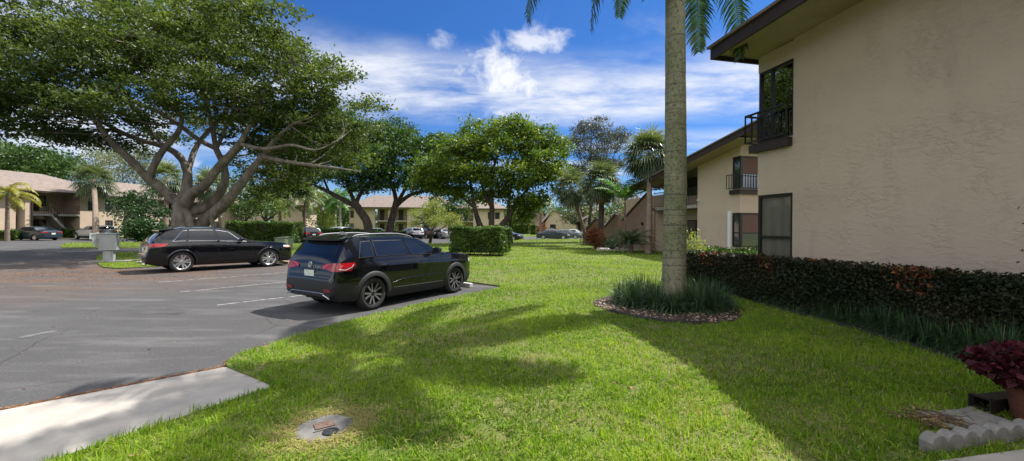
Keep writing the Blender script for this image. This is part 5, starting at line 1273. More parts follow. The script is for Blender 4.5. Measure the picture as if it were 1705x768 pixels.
p = e0[:2] + d * .95; scallop(3, 'scalloped concrete edging stone running out below the red plant pot', (p[0], p[1], gz(*p)), d, .46)
# splash slabs and drain spout
s0 = gl(1575, 714); mb = MB(); mb.box(0, .62, -.10, .22, -.02, .035); o = mb.build('splash_slab', M['conc_old'], bevel=.012); o.location = tuple(s0); o.rotation_euler = (0, 0, math.atan2(d[1], d[0]) - .05); tag(o, 'weathered flat concrete slab behind the scalloped stones', 'slab')
s1 = gl(1577, 700); mb = MB(); mb.tube([(0, 0, .02), (.40, .02, .02)], .035, 8); o = mb.build('edge_bar', M['conc_old'], smooth=True, sharp=50); o.location = tuple(s1); o.rotation_euler = (0, 0, math.atan2(d[1], d[0]) + .1); tag(o, 'rounded concrete bar lying behind the weathered slab', 'edging bar')
s2 = gl(1650, 692); t = thing('drain_spout', 'dark brown drain spout lying on the slab beside the terracotta pot', 'drain spout', s2 + np.array([0, 0, .03]), R(12))
mb = MB(); mb.box(0, .75, 0, .012, 0, .10); mb.box(0, .75, .12, .132, 0, .10); mb.box(0, .75, .012, .12, 0, .012); mb.box(0, .75, .012, .12, .088, .10); mb.build('channel', M['bronze'], t); mb = MB(); mb.box(-.02, .03, -.012, .001, -.006, .106); mb.box(-.02, .03, .131, .144, -.006, .106); mb.box(-.02, .03, .0, .132, .1, .112); mb.build('lip', M['bronze'], t)
# terracotta pot with coleus
pb = gl(1697, 712); POTC = np.array([pb[0] + .27, pb[1] + .12, gz(pb[0], pb[1])])
t = thing('flower_pot', 'terracotta pot under the burgundy leaved plant', 'pot', POTC); mb = MB(); mb.lathe([(.12, 0), (.17, .30), (.195, .30), (.20, .37), (.175, .37), (.16, .33), (.001, .33)], 28); mb.build('pot', M['terra'], t, True, 35)
t = thing('potted_plant', 'bushy burgundy leaved plant spilling over the terracotta pot', 'plant', POTC + np.array([0, 0, .33]))
st = MB(); C = ellipsoid_pts(1100, (-.09, 0, .13), (.37, .34, .20), .45)
for i in range(40): c = C[i]; st.tube([(0, 0, 0), c * np.array([.4, .4, .6]), c], [.008, .006, .003], 4)
st.build('stems', M['twig'], t); leaves('foliage', C, .062, L_['coleus'], t, None, .75, .6)
# dry twigs
b = gl(1555, 706); t = thing('twig_pile', 'heap of dry cut twigs on the lawn beside the scalloped stones', 'twigs', b); mb = MB()
for i in range(70):
    a = rng.normal(R(-25), .55); L = rng.uniform(.10, .42); c = np.array([rng.normal(0, .10), rng.normal(0, .07), .015 + abs(rng.normal(0, .025))]); dd = np.array([math.cos(a), math.sin(a), rng.normal(0, .10)]) * L / 2
    mb.tube([c - dd, c + rng.normal(0, .012, 3), c + dd], [.004, .0035, .002], 4)
mb.v = [(x, y, max(z, .004)) for x, y, z in mb.v]; mb.build('twigs', M['twig'], t)
leaves('dead_leaves', np.column_stack([rng.normal(0, .13, 90), rng.normal(0, .08, 90), .02 + np.abs(rng.normal(0, .02, 90))]), .05, L_['dry'], t, None, .6, .8)
# vent dome behind the hedge
P = np.array([6.66, 6.35]); t = thing('vent_cap', 'dark domed vent cap showing above the hedge against the tan wall', 'vent', (P[0], P[1], 0)); mb = MB(); mb.lathe([(.02, .15), (.02, .98), (.19, .98), (.19, 1.04), (.15, 1.11), (.07, 1.15), (.001, 1.16)], 24); mb.build('dome', mat('vent_grey', (.05, .06, .075), .5), t, True, 40)
# planter by the second building
b = gl(1098, 416); t = thing('flower_pot', 'brown pot with a small plant standing by the walkway under the balcony', 'pot', b); mb = MB(); mb.lathe([(.18, 0), (.28, .35), (.25, .7), (.30, .74), (.26, .72), (.001, .68)], 18); mb.build('pot', M['terra'], t, True, 40); leaves('foliage', ellipsoid_pts(160, (0, 0, .95), (.3, .3, .3)), .14, L_['shrub'], t)
# ------------------------------------------------------------------ vegetation
# royal palm in the near bed
def royal():
    z0 = gz(*PALM); t = thing('royal_palm', 'tall grey trunked palm rising out of the near round bed, fronds hanging overhead', 'palm tree', (PALM[0], PALM[1], z0))
    m = bpy.data.materials.new('royal_palm_trunk'); m.use_nodes = True; nt = m.node_tree; N = nt.nodes; L = nt.links; b = N['Principled BSDF']; tc = N.new('ShaderNodeTexCoord')
    def noise(scale, det, sc=(1, 1, 1)):
        mp = N.new('ShaderNodeMapping'); mp.inputs['Scale'].default_value = sc; L.new(tc.outputs['Object'], mp.inputs[0]); n = N.new('ShaderNodeTexNoise'); n.inputs['Scale'].default_value = scale; n.inputs['Detail'].default_value = det; n.inputs['Roughness'].default_value = .65; L.new(mp.outputs[0], n.inputs[0]); return n.outputs['Fac']
    def mx(f, a, c, lo, hi, k=1):
        r = N.new('ShaderNodeMapRange'); r.inputs[1].default_value = lo; r.inputs[2].default_value = hi; r.inputs[4].default_value = k; L.new(f, r.inputs[0]); x = N.new('ShaderNodeMix'); x.data_type = 'RGBA'; L.new(r.outputs[0], x.inputs[0])
        for i, v in ((6, a), (7, c)):
            if isinstance(v, tuple): x.inputs[i].default_value = (*v, 1)
            else: L.new(v, x.inputs[i])
        return x.outputs[2]
    c = mx(noise(1.6, 6), (.235, .215, .145), (.135, .150, .070), .38, .62)
    c = mx(noise(20, 7), c, (.045, .042, .034), .52, .62, .85)          # dark lichen
    c = mx(noise(14, 5, (1, 1, .5)), c, (.36, .34, .27), .60, .70, .6)  # pale lichen
    c = mx(noise(3.2, 3, (.1, .1, 5)), c, (.07, .066, .045), .55, .61, .8)   # leaf-scar rings
    L.new(c, b.inputs['Base Color']); b.inputs['Roughness'].default_value = .9
    bp = N.new('ShaderNodeBump'); bp.inputs['Strength'].default_value = .6; bp.inputs['Distance'].default_value = .012; L.new(noise(22, 6), bp.inputs['Height']); L.new(bp.outputs[0], b.inputs['Normal'])
    mb = MB(); zs = np.linspace(-.05, 7.7, 60); rad = np.interp(zs, [-.05, .15, .6, 2.5, 4.5, 7.7], [.30, .262, .236, .222, .205, .185]) * (1 + .012 * np.sin(zs * 9) * np.sin(zs * 3.1)); mb.tube([(.02 * math.sin(z * .6), 0, z) for z in zs], list(rad), 28); mb.build('trunk', m, t, True, 60)
    sh = MB(); sh.tube([(.0, 0, z) for z in (7.7, 7.85, 8.3, 8.9)], [.19, .20, .15, .08], 20); sh.build('crownshaft', M['stalk'], t, True, 60)
    specs = [(R(a), R(e0), R(e1), L) for a, e0, e1, L in (
        (152, 22, -90, 4.7), (159, -2, -90, 3.5), (200, 58, -76, 4.4), (26, -2, -90, 4.1), (48, -22, -90, 3.5), (-18, 66, -60, 2.8), (205, -45, -90, 2.7), (215, 30, -82, 4.2), (255, 45, -80, 4.4), (290, 62, -66, 3.0), (330, 55, -72, 2.8), (60, 50, -70, 4.2), (95, 38, -76, 4.2), (130, 60, -66, 4.0), (30, 72, -50, 3.8), (230, 76, -45, 3.8), (110, 80, -30, 3.4), (205, 20, -84, 3.6))]
    for az, e0, e1, L_m in specs:
        bl, st = Bl(), MB(); feather(bl, st, np.array([0, 0, 8.8]) + np.array([math.cos(az), math.sin(az), 0]) * .08, az, e0, e1, L_m, 84, .68, .048, .55, 1.05 if e0 > R(20) else .55, .14, -.05, .03)
        f = bl.build('frond', L_['royal'], t); st.build('frond_stalk', M['stalk'], f)
royal()
def liriope_kind(nb, r, L, w=.012, spread=1.0):
    t = thing('liriope_clump', None, 'plant'); B, D, Lh = tuft_data(nb, r, L, spread); strips('blades', B, D, Lh, np.full(len(B), w) * (.7 + .6 * rng.random(len(B))), L_['liriope'], t, None, 2.1, 5); return t
kinds = [liriope_kind(340, .11, .66, .015, 1.15), liriope_kind(320, .10, .60, .016, 1.4), liriope_kind(360, .12, .70, .015, 1.0)]; used = [False] * 3
def clump(x, y, s, label, group):
    k = random.randrange(3)
    if used[k]: o = copy_tree(kinds[k])
    else: o = kinds[k]; used[k] = True
    o.location = (x, y, gz(x, y) + .01); o.rotation_euler = (0, 0, random.uniform(0, 6.28)); o.scale = (s, s, s * random.uniform(.9, 1.1)); tag(o, label, 'plant', group)
for i in range(24):
    a = i * 2.39996 + .4; r = .30 + .72 * math.sqrt((i + .5) / 24); x, y = 3.30 + r * math.cos(a) * 1.02, 8.58 + r * math.sin(a) * .86
    clump(x, y, random.uniform(.74, .98), 'strap leaved green clump in the round bed at the foot of the tall palm', 'strap leaved clumps round the palm')
sp = np.array(edgl[6:]); seg = np.concatenate([[0], np.cumsum(np.linalg.norm(np.diff(sp, axis=0), axis=1))])
for i in range(38):
    s_ = (i + .5) / 38 * seg[-1]; p = np.array([np.interp(s_, seg, sp[:, 0]), np.interp(s_, seg, sp[:, 1])]); q = p + np.array([.26 + .22 * (i % 2), .08])
    clump(q[0], q[1], random.uniform(.58, .80), 'strap leaved green clump along the foot of the long reddish hedge', 'strap leaved clumps along the hedge')
# long reddish hedge along the near wall
wl = lambda Y: 5.98 - .2127 * (Y - 10.1)
def hp(Y, off): return np.array([wl(Y) - off, Y])
hedge('hedge', 'long dark reddish clipped hedge running along the near tan wall', [hp(3.6, .98), hp(3.6, .14), hp(11.5, .14), hp(11.5, .98)], .97, L_['redhedge'], .052, 3600, .12, None, rough=.045, tips=L_['redtip'], gap=.12)
# boxy hedge, tall hedge, low hedges, far ones
a = gl(748, 425); b = gl(834, 427.5); v = np.array([.30, 1.0]) * 1.7
hedge('hedge', 'boxy clipped hedge with a bright top standing alone on the lawn', [a[:2], b[:2], b[:2] + v, a[:2] + v * np.array([.6, 1])], 1.52, L_['hedge'], .095, 1000, gz(a[0], a[1]), rough=.06, gap=.15, trunks=5)
def wall_hedge(label, xa, xb, yb, Y, h, lm='hedge', leaf=.14, per=380, dp=1.6, slope=0.0, z0=0.05, gap=.1):
    A, B = at(xa, yb, Y)[:2], at(xb, yb, Y + slope)[:2]; e = (B - A) / np.linalg.norm(B - A); n = np.array([-e[1], e[0]]) * dp
    return hedge('hedge', label, [A, B, B + n, A + n], h, L_[lm], leaf, per, z0, rough=.08, gap=gap)
wall_hedge('tall clipped hedge behind the further black suv', 374, 487, 404, 39.5, 1.95, 'hedge', .12, 480, 2.0)
wall_hedge('low bright hedge left of the roof line of the nearer suv', 524, 606, 398, 50, 1.15)
wall_hedge('low bright hedge between the two dark trunks', 618, 672, 396, 54, .95)
wall_hedge('dark hedge behind the charcoal suv', 497, 545, 392, 56, 1.25, 'shrub')
wall_hedge('clipped green hedge before the low house across the lot', 850, 880, 390, 88, 2.2, 'hedge', .22, 160)
wall_hedge('clipped green hedge stub right of the long low hedge', 884, 892, 390, 86, 2.0, 'hedge', .22, 160)
wall_hedge('low green hedge under the window of the second tan block', 1168, 1300, 430, 15.8, .72, 'hedge', .085, 700, 2.6, -1.2, .15)
wall_hedge('low green hedge at the foot of the long tan building', -30, 22, 398, 41, .9, 'hedge', .2, 160)
wall_hedge('low green hedge between the two cars before the outside stair', 98, 122, 398, 49, .9, 'hedge', .2, 160)
# shrubs
shrub('shrub', 'light green loose shrub beside the tall palm trunk', gl(1152, 452), .62, 1.35, L_['lime'], .075, 1500, k=16)
shrub('shrub', 'wide dark green shrub behind the tail of the further black suv', gp(243, 403, .1), 2.1, 2.0, L_['shrub'], .22, 7000, k=34)
shrub('shrub', 'coral and bronze leaved bush at the foot of the paired fan palms', gl(992, 415), .95, 1.45, L_['croton'], .13, 3000)
shrub('shrub', 'low dark green bush beside the coral bush', gl(1018, 416), .7, .9, L_['shrub'], .12, 700)
shrub('shrub', 'orange flowered shrub before the low houses', at(899, 389, 90) * np.array([1, 1, 0]), 2.0, 2.6, L_['redtip'], .3, 500)
shrub('shrub', 'bright yellow green shrubs below the drooping palms', at(540, 384, 72) * np.array([1, 1, 0]), 3.2, 4.4, L_['lime'], .32, 1400)
shrub('shrub', 'green shrub in front of the second tan block beyond the stair gate', gl(1040, 412), .8, 1.1, L_['shrub'], .13, 800)
b = gl(1722, 560); shrub('shrub', 'thin flowering shrub tip at the edge of the near tan wall', np.array([6.62, 5.25, .15]), .30, 1.62, L_['shrub'], .07, 160, k=8)
# cycad
def cycad():
    b = gl(1050, 421); t = thing('cycad', 'dark green sago like cycad arching beside the walkway', 'cycad', b); mb = MB(); mb.tube([(0, 0, -.05), (0, 0, .3), (0, 0, .55)], [.2, .18, .13], 12); mb.build('trunk', M['bark_palm'], t, True, 60); bl, st = Bl(), MB()
    for i in range(44): feather(bl, st, (0, 0, .5), i * 2.4, R(80 - i * 1.5), R(-10 - i), 1.9, 44, .26, .026, .1, 1.2, .1, -.12, .014)
    bl.build('crown', L_['royal'], t); st.build('leaf_stalks', M['stalk'], t)
cycad()
# fan palms
sabal('fan_palm', 'fan palm with a stout brown trunk left of the tall grey palm trunk', gl(1079, 423), at(1081, 258, 28.2), .17, 2.3, 70, dry=8)
sabal('fan_palm', 'dark trunked fan palm behind the coral bush, the straight one of the pair', gl(1000, 412.5), at(1001, 304, 32.5), .22, 2.15, 60, dry=22, bark=M['bark_dark'])
sabal('fan_palm', 'slim leaning fan palm beside the dark trunked one', gl(979, 408), at(951, 314, 36), .15, 2.15, 48, dry=14)
sabal('fan_palm', 'fan palm standing before the long tan building at the left', gp(160, 400.5, .05), at(156, 302, 50), .24, 2.76, 46)
sabal('fan_palm', 'fan palm behind the big grey trunks', gp(340, 396, .05), at(348, 312, 52), .25, 3.00, 40)
sabal('fan_palm', 'fan palm crown showing left of the big grey trunks', gp(276, 396, .05), at(276, 300, 54), .25, 3.12, 40)
# feather palms
queen('feather_palm', 'arching green feather palm before the stair wing of the second tan block', gl(1040, 416), 2.9, .09, 2.7, 14, L_['brightpalm'], ll=.55, droop=.22, shaft=M['stalk'], trunk_m=M['bark_palm'], e1=-12, lw=.07, elo=34)
queen('feather_palm', 'yellowing feather palm at the left end of the long tan building', gp(12, 401, .05), 4.4, .16, 3.0, 16, L_['yellow'], lw=.07)
queen('feather_palm', 'drooping feather palm in front of the tan block beyond the tall hedge', at(466, 384, 66) * np.array([1, 1, 0]), 5.6, .22, 4.2, 20, L_['queen'], ll=.9, droop=.9, lw=.09)
queen('feather_palm', 'drooping feather palm at the sunlit end wall beyond the tall hedge', at(507, 384, 68) * np.array([1, 1, 0]), 6.4, .22, 4.2, 20, L_['queen'], ll=.9, droop=.9, lw=.09)
queen('feather_palm', 'drooping feather palm above the bright yellow green shrubs', at(535, 384, 74) * np.array([1, 1, 0]), 6.2, .22, 4.4, 18, L_['queen'], ll=.9, droop=.9, lw=.09)
queen('feather_palm', 'white trunked palm above the white suv', at(566, 384, 72) * np.array([1, 1, 0]), 6.0, .2, 3.8, 18, L_['brightpalm'], ll=.8, lw=.09, trunk_m=M['conc'], shaft=M['stalk'])
queen('feather_palm', 'second white trunked palm just left of the one above the white suv', at(558, 384, 76) * np.array([1, 1, 0]), 5.6, .2, 3.6, 16, L_['brightpalm'], ll=.8, lw=.09, trunk_m=M['conc'], shaft=M['stalk'])
queen('feather_palm', 'drooping feather palm before the low gabled house', at(900, 384, 82) * np.array([1, 1, 0]), 6.2, .22, 3.8, 18, L_['queen'], ll=.9, droop=.9, lw=.1)
queen('feather_palm', 'small far palm against the gap of sky beside the leaning trunk', at(945, 384, 110) * np.array([1, 1, 0]), 9.5, .2, 3.4, 14, L_['queen'], ll=.8, lw=.1)

# ---- the big grey ficus: explicit limbs
D0 = 27.0
def lp(px, dY): return [at(x, y, D0 + (dY[i] if i < len(dY) else dY[-1])) for i, (x, y) in enumerate(px)]
def ficus():
    def lim(px, r, *dY): return (lp(px, dY), r)
    def lim_(px, r, *dY): return lim(px, [q * .9 for q in r], *dY)
    limbs = [
        lim_(((304, 420), (303, 384), (302, 348), (300, 330)), [.85, .62, .52, .42], 0),
        lim_(((300, 338), (289, 332), (262, 308), (249, 299), (222, 272), (183, 234), (152, 191), (118, 160)), [.42, .36, .31, .28, .24, .19, .13, .05], 0, 0, -.5, -.8, -1.4, -2.2, -3, -4),
        lim_(((249, 299), (252, 284), (272, 250), (297, 219), (300, 190), (270, 165)), [.24, .22, .20, .16, .11, .05], -.8, -.9, -1.2, -1.6, -2, -2.4),
        lim_(((302, 345), (310, 320), (312, 287), (300, 262), (273, 245), (219, 228), (148, 194), (90, 175)), [.40, .36, .28, .24, .19, .14, .10, .04], 0, .3, .6, .6, .2, -.6, -1.4, -2.5),
        lim_(((304, 345), (320, 322), (343, 307), (363, 280), (398, 240), (420, 200), (440, 150)), [.40, .34, .30, .26, .19, .13, .05], 0, -.4, -.8, -1.2, -1.6, -2, -2.4),
        lim_(((338, 424), (332, 382), (345, 366), (366, 346), (385, 327), (412, 292), (438, 258), (462, 228), (490, 205)), [.52, .46, .42, .38, .34, .26, .19, .13, .05], .6, .6, .5, .3, 0, -.6, -1.1, -1.7, -2.2),
        lim_(((318, 352), (340, 346), (362, 326), (374, 304), (373, 275), (360, 248), (352, 205), (335, 150), (300, 100)), [.34, .34, .31, .27, .23, .19, .14, .10, .04], .5, .8, 1, 1, .8, .6, .4, .2, 0),
        lim_(((436, 260), (470, 268), (524, 276), (560, 280), (600, 286)), [.15, .13, .10, .07, .03], -1.1, -1.5, -2.2, -2.8, -3.2),
        lim_(((398, 240), (440, 248), (486, 242), (524, 250), (560, 236)), [.15, .12, .09, .06, .03], -1.6, -2, -2.6, -3, -3.4),
        lim_(((360, 248), (330, 232), (273, 191), (203, 164), (120, 152), (60, 140)), [.17, .16, .14, .11, .07, .03], .6, .4, -.2, -1, -2, -3),
        lim_(((373, 275), (420, 225), (470, 180), (520, 150)), [.18, .14, .09, .03], 1, 1.6, 2.2, 2.6),
        lim_(((312, 287), (330, 240), (380, 180), (420, 110), (450, 60)), [.2, .17, .13, .09, .03], .6, 1.6, 2.6, 3.4, 4),
        lim_(((273, 245), (230, 190), (190, 120), (160, 60)), [.14, .11, .08, .03], .2, .8, 1.4, 2),
        lim_(((300, 190), (250, 120), (220, 60)), [.10, .07, .03], -2, -3, -4),
        lim_(((360, 248), (400, 170), (470, 130), (540, 125)), [.14, .10, .07, .03], .6, 0, -.8, -1.4),
        lim_(((352, 205), (330, 120), (350, 50), (340, 5)), [.12, .1, .07, .03], .4, .4, .6, .6),
        # aerial roots
        lim_(((367, 420), (367, 380), (364, 352)), [.10, .08, .09], .3), lim(((352, 420), (356, 390), (352, 362)), [.14, .10, .12], -.2), lim(((318, 424), (320, 390), (312, 352)), [.3, .2, .2], -.3), lim(((292, 424), (294, 390), (296, 345)), [.28, .2, .2], -.2),
    ]
    lobes = [lobe(*a) for a in (
        (-60, 40, 22, 5, 5, 2.2), (30, 55, 24, 5, 5, 2.0), (70, 110, 22.5, 4.5, 4.5, 1.5), (150, 50, 26, 5, 5, 2.0), (225, 20, 28, 5, 5, 2.0), (310, 40, 28, 4.5, 4.5, 2.1), (385, 25, 29, 3.6, 4, 2.1), (180, 110, 24, 4.5, 4.5, 1.5), (270, 95, 24.5, 4.5, 4.5, 1.6), (350, 95, 26, 4.5, 4.5, 1.8), (430, 95, 28, 3.4, 4, 1.8),
        (475, 90, 28, 2.6, 3, 1.3), (520, 115, 27, 2.8, 3, 1.0), (560, 130, 26.5, 1.9, 2.4, .7), (545, 165, 26, 2.8, 3, 1.0), (600, 172, 25.5, 1.3, 2, .45), (490, 155, 25.5, 3.6, 4, 1.2), (420, 150, 25, 4, 4, 1.3), (340, 155, 24, 4, 4, 1.1), (30, 170, 23, 4, 4, 1.0), (120, 165, 23, 3.6, 4, .8), (-50, 130, 22, 4.5, 5, 1.6),
        (75, 205, 24, 3.6, 4, .8), (15, 210, 24, 2.6, 4, .7), (135, 232, 25, 2.4, 3, .45), (230, 205, 26, 1.8, 2.4, .5), (210, 245, 27, 1.8, 2.4, .45), (455, 205, 27, 3.4, 4, 1.1), (520, 205, 27, 3.4, 4, 1.1), (570, 215, 26.5, 2.2, 3, .8), (415, 195, 30, 4, 4, 1.0), (330, 200, 31, 3.4, 4, .7), (275, 228, 31, 1.8, 3, .5), (500, 245, 29, 3.4, 4, .9), (440, 250, 31, 2.8, 4, .7), (560, 265, 29, 2.4, 4, .8), (470, 300, 33, 2.6, 3, 1.2), (430, 320, 35, 2.4, 3, 1.3), (480, 262, 30, 3, 3, 1.0), (530, 245, 30, 3, 3, 1.0), (505, 282, 32, 2.6, 3, .9), (575, 240, 29, 2, 2.6, .8), (450, 285, 33, 2.6, 3, .9), (440, 70, 22.5, 2.4, 2.4, .8), (350, 40, 20.5, 2.8, 2.8, .9), (420, 15, 20.5, 2.4, 2.6, .8), (270, 40, 19.5, 2.6, 2.8, .8), (180, 178, 21, 2.6, 3, .5), (260, 160, 22, 2.8, 3, .6))]
    tree('ficus_tree', 'huge spreading ficus with pale twisting limbs over the parking bays', limbs, lobes, L_['ficus'], M['bark_grey'], .19, 1.5, 78, .74, .45, -.85, None, 620, (.055, .012), 'tree', 1.0, 14, .55)
ficus()
def trk(px, Y, r, dy=None): return ([at(x, y, Y + (dy[i] if dy else 0)) for i, (x, y) in enumerate(px)], r)
# two dark spreading trees across the lot
lob = [lobe(*a) for a in ((500, 285, 50, 3.4, 4, 1.6), (540, 250, 50, 3.8, 4, 2), (590, 225, 52, 3.6, 4, 2.2), (560, 205, 54, 3.6, 4, 2), (610, 255, 50, 3.6, 4, 2.0), (520, 215, 52, 4, 4, 2), (570, 290, 49, 3.0, 3, 1.0), (625, 285, 50, 3, 3, 1.2), (600, 310, 50, 2.2, 3, .8), (475, 315, 52, 2.6, 3, 1.3))]
tree('spreading_tree', 'dark spreading tree with a black forked trunk left of its twin across the lot', [trk(((614, 402), (612, 372), (600, 352), (590, 335)), 50, [.62, .5, .44, .40]), trk(((596, 345), (575, 335), (548, 320), (520, 308), (490, 306)), 50, [.34, .30, .24, .16, .06]), trk(((592, 338), (604, 318), (625, 300), (640, 280)), 50, [.3, .22, .15, .05]), trk(((590, 338), (582, 315), (575, 290), (570, 250)), 50, [.28, .22, .15, .05]), trk(((548, 320), (540, 300), (530, 270)), 50, [.16, .12, .04])], lob, L_['dark'], M['bark_dark'], .29, 2.1, 56, .9, .6, -.8, 'big trees across the lot', 80, (.06, .02), up=.8)
lob = [lobe(*a) for a in ((650, 235, 54, 3.8, 4, 2.2), (690, 250, 53, 3.8, 4, 2.2), (725, 245, 56, 3.4, 4, 1.8), (640, 270, 52, 3.2, 3, 1.6), (680, 290, 51, 3.6, 3, 1.4), (720, 290, 53, 3.4, 4, 1.6), (655, 215, 57, 3, 3, 1.4), (640, 305, 51, 2.4, 3, .9), (710, 315, 52, 2.6, 3, .9), (745, 270, 57, 2.6, 3, 1.8))]
tree('spreading_tree', 'dark spreading tree whose leaning trunk stands right of its twin across the lot', [trk(((648, 402), (650, 378), (655, 355), (660, 335)), 52, [.58, .46, .40, .36]), trk(((658, 345), (672, 332), (690, 322), (715, 318)), 52, [.30, .26, .2, .1]), trk(((660, 336), (655, 315), (645, 290), (640, 260)), 52, [.3, .24, .16, .05]), trk(((664, 334), (680, 305), (700, 270)), 52, [.26, .18, .05])], lob, L_['dark'], M['bark_dark'], .29, 2.1, 56, .9, .6, -.8, 'big trees across the lot', 80, (.06, .02), up=.8)
# multi-stemmed green tree
lob = [lobe(*a) for a in ((800, 222, 39, 2.2, 2.4, 1.3), (850, 215, 39, 2.4, 2.6, 1.3), (895, 232, 39, 2.0, 2.4, 1.2), (775, 250, 38, 2.4, 2.6, 1.3), (830, 250, 37.5, 2.8, 2.6, 1.5), (885, 262, 38, 2.6, 2.6, 1.3), (930, 245, 40, 1.6, 2, 1.2), (735, 282, 37, 2.4, 2.6, 1.2), (790, 292, 37, 2.6, 2.6, 1.2), (850, 295, 37, 2.8, 2.6, 1.3), (905, 290, 38, 2.2, 2.4, 1.1), (708, 302, 37, 1.6, 2, .7), (760, 320, 38, 2, 2, .8), (880, 335, 38, 1.7, 2, .9), (898, 330, 39, 1.1, 1.4, .8), (865, 362, 40, 1.2, 1.5, .6), (815, 325, 39, 2.2, 2, .8), (930, 285, 40, 1.4, 2, 1))]
tree('broad_tree', 'bright green leafy tree with several crooked stems behind the boxy hedge', [trk(((806, 408), (802, 385), (797, 370), (790, 345), (784, 310), (778, 262)), 38, [.36, .32, .26, .2, .13, .04]), trk(((818, 408), (818, 380), (819, 350), (818, 320), (822, 280), (835, 240)), 38, [.32, .28, .24, .2, .13, .04]), trk(((812, 408), (828, 384), (846, 362), (862, 338), (880, 310), (900, 270)), 38, [.32, .28, .24, .18, .12, .04]), trk(((818, 345), (806, 320), (800, 290), (800, 240)), 38, [.16, .13, .09, .03]), trk(((846, 362), (848, 330), (855, 290), (860, 240)), 38, [.16, .12, .08, .03]), trk(((790, 345), (765, 325), (740, 300)), 38, [.14, .1, .04]), trk(((852, 408), (850, 378), (848, 352), (864, 330)), 40, [.16, .14, .11, .04])], lob, L_['green'], M['bark_dark'], .25, 3.4, 60, .72, .6, -.85, 'big trees across the lot', 100, (.05, .015), up=.8)
# grey oak behind the fan palms
lob = [lobe(*a) for a in ((985, 215, 46, 2.2, 2.4, 1.4), (1015, 235, 46, 2, 2.2, 1.5), (960, 238, 45, 1.6, 2, 1.2), (990, 262, 45, 2.4, 2.4, 1.3), (1020, 275, 46, 1.6, 2, 1), (960, 280, 44, 1.5, 1.8, 1.0), (938, 292, 43, 1.2, 1.6, .8), (1035, 225, 47, 1.1, 1.4, .9), (930, 315, 43, .9, 1.2, .8))]
auto_tree('grey_oak', 'fine leaved grey green oak rising behind the paired fan palms', gl(985, 402), .45, lob, L_['grey'], M['bark_dark'], .2, leaf=.19, per=4.5, lper=60, cr=.62, group='big trees across the lot', twigs=160, aspect=.34)
# small lime-green tree
lob = [lobe(*a) for a in ((700, 358, 42, 1.1, 1.2, .55), (720, 348, 42, 1.2, 1.3, .6), (745, 362, 42, 1.2, 1.2, .55), (725, 368, 41, 1.4, 1.3, .5), (760, 374, 42, .9, 1, .4), (692, 372, 42, .7, .9, .35), (722, 338, 42, .6, .7, .3))]
tree('small_tree', 'small lime green weeping tree standing left of the boxy hedge', [([gl(716, 405), at(718, 392, 42), at(719, 384, 42)], [.17, .14, .12]), trk(((719, 386), (710, 376), (700, 362)), 42, [.10, .07, .03]), trk(((719, 386), (724, 370), (722, 350)), 42, [.1, .07, .03]), trk(((719, 388), (735, 381), (752, 370)), 42, [.09, .06, .03])], lob, L_['lime'], M['bark_dark'], .12, 7.5, 44, .45, .7, -.95, None, 50, (.03, .01), up=.2)
# far left masses
lob = [lobe(*a) for a in ((-60, 262, 92, 9, 8, 4), (10, 264, 92, 8, 8, 3.6), (60, 268, 90, 7, 8, 3.2), (100, 282, 90, 6, 7, 3), (30, 290, 90, 9, 8, 3), (-40, 300, 92, 9, 8, 4))]
auto_tree('broad_tree', 'broad deep green tree crown behind the roof of the long tan building', at(20, 384, 94) * np.array([1, 1, 0]), .5, lob, L_['far'], M['bark_dark'], .6, leaf=.55, per=.75, lper=46, cr=1.7, group='trees behind the left buildings', twigs=0)
lob = [lobe(*a) for a in ((165, 262, 74, 3.4, 4, 2.2), (205, 272, 72, 4, 4, 2.4), (235, 262, 72, 3, 4, 2), (190, 300, 72, 4, 4, 2.4), (245, 296, 72, 3.4, 4, 2.4))]
auto_tree('olive_tree', 'pale olive green loose tree between the fan palm and the big grey trunks', at(205, 384, 74) * np.array([1, 1, 0]), .45, lob, L_['olive'], M['bark_grey'], .3, leaf=.3, per=1.1, lper=34, cr=1.2, group='trees behind the left buildings', twigs=60)
lob = [lobe(*a) for a in ((212, 345, 46, 1.6, 2, 1.2), (232, 332, 46, 1.8, 2, 1.2), (225, 362, 45, 1.6, 2, .9), (252, 350, 46, 1.5, 2, 1.2))]
auto_tree('small_tree', 'small dark tree with a bare leaning trunk before the stair of the next tan block', gp(241, 398, .05), .4, lob, L_['shrub'], M['bark_grey'], .22, leaf=.22, per=2.6, lper=46, cr=.7, group='trees behind the left buildings')
lob = [lobe(*a) for a in ((385, 335, 56, 2.6, 3, 1.8), (410, 352, 54, 2.2, 3, 1.4), (430, 335, 56, 2.4, 3, 1.6), (400, 310, 58, 3, 3, 2))]
auto_tree('small_tree', 'mid green bushy tree right of the big grey trunks above the tall hedge', at(405, 384, 56) * np.array([1, 1, 0]), .4, lob, L_['dark'], M['bark_dark'], .3, leaf=.28, per=1.1, lper=34, cr=1.1, group='trees behind the left buildings')
def far_tree(label, ls, lm='far', leaf=.5, per=.8):
    lob = [lobe(*a) for a in ls]; c = np.mean([l[:3] for l in lob], 0); auto_tree('distant_tree', label, (c[0], c[1], 0), .5, lob, L_[lm], M['bark_dark'], .35, leaf=leaf, per=per, lper=40, cr=1.4, group='far trees beyond the buildings', twigs=0)
far_tree('loose bright green tree before the tan block right of the big grey trunks', ((440, 322, 62, 2.6, 3, 2), (425, 345, 60, 2.4, 3, 1.8), (462, 352, 62, 1.6, 2, 1.4)), 'green', .3, 1.1)
far_tree('rounded green tree filling the gap behind the lime green tree', ((745, 335, 66, 3, 3, 2.2), (772, 345, 66, 2.6, 3, 2), (735, 355, 64, 2, 3, 1.4)), 'dark', .32, 1.1)
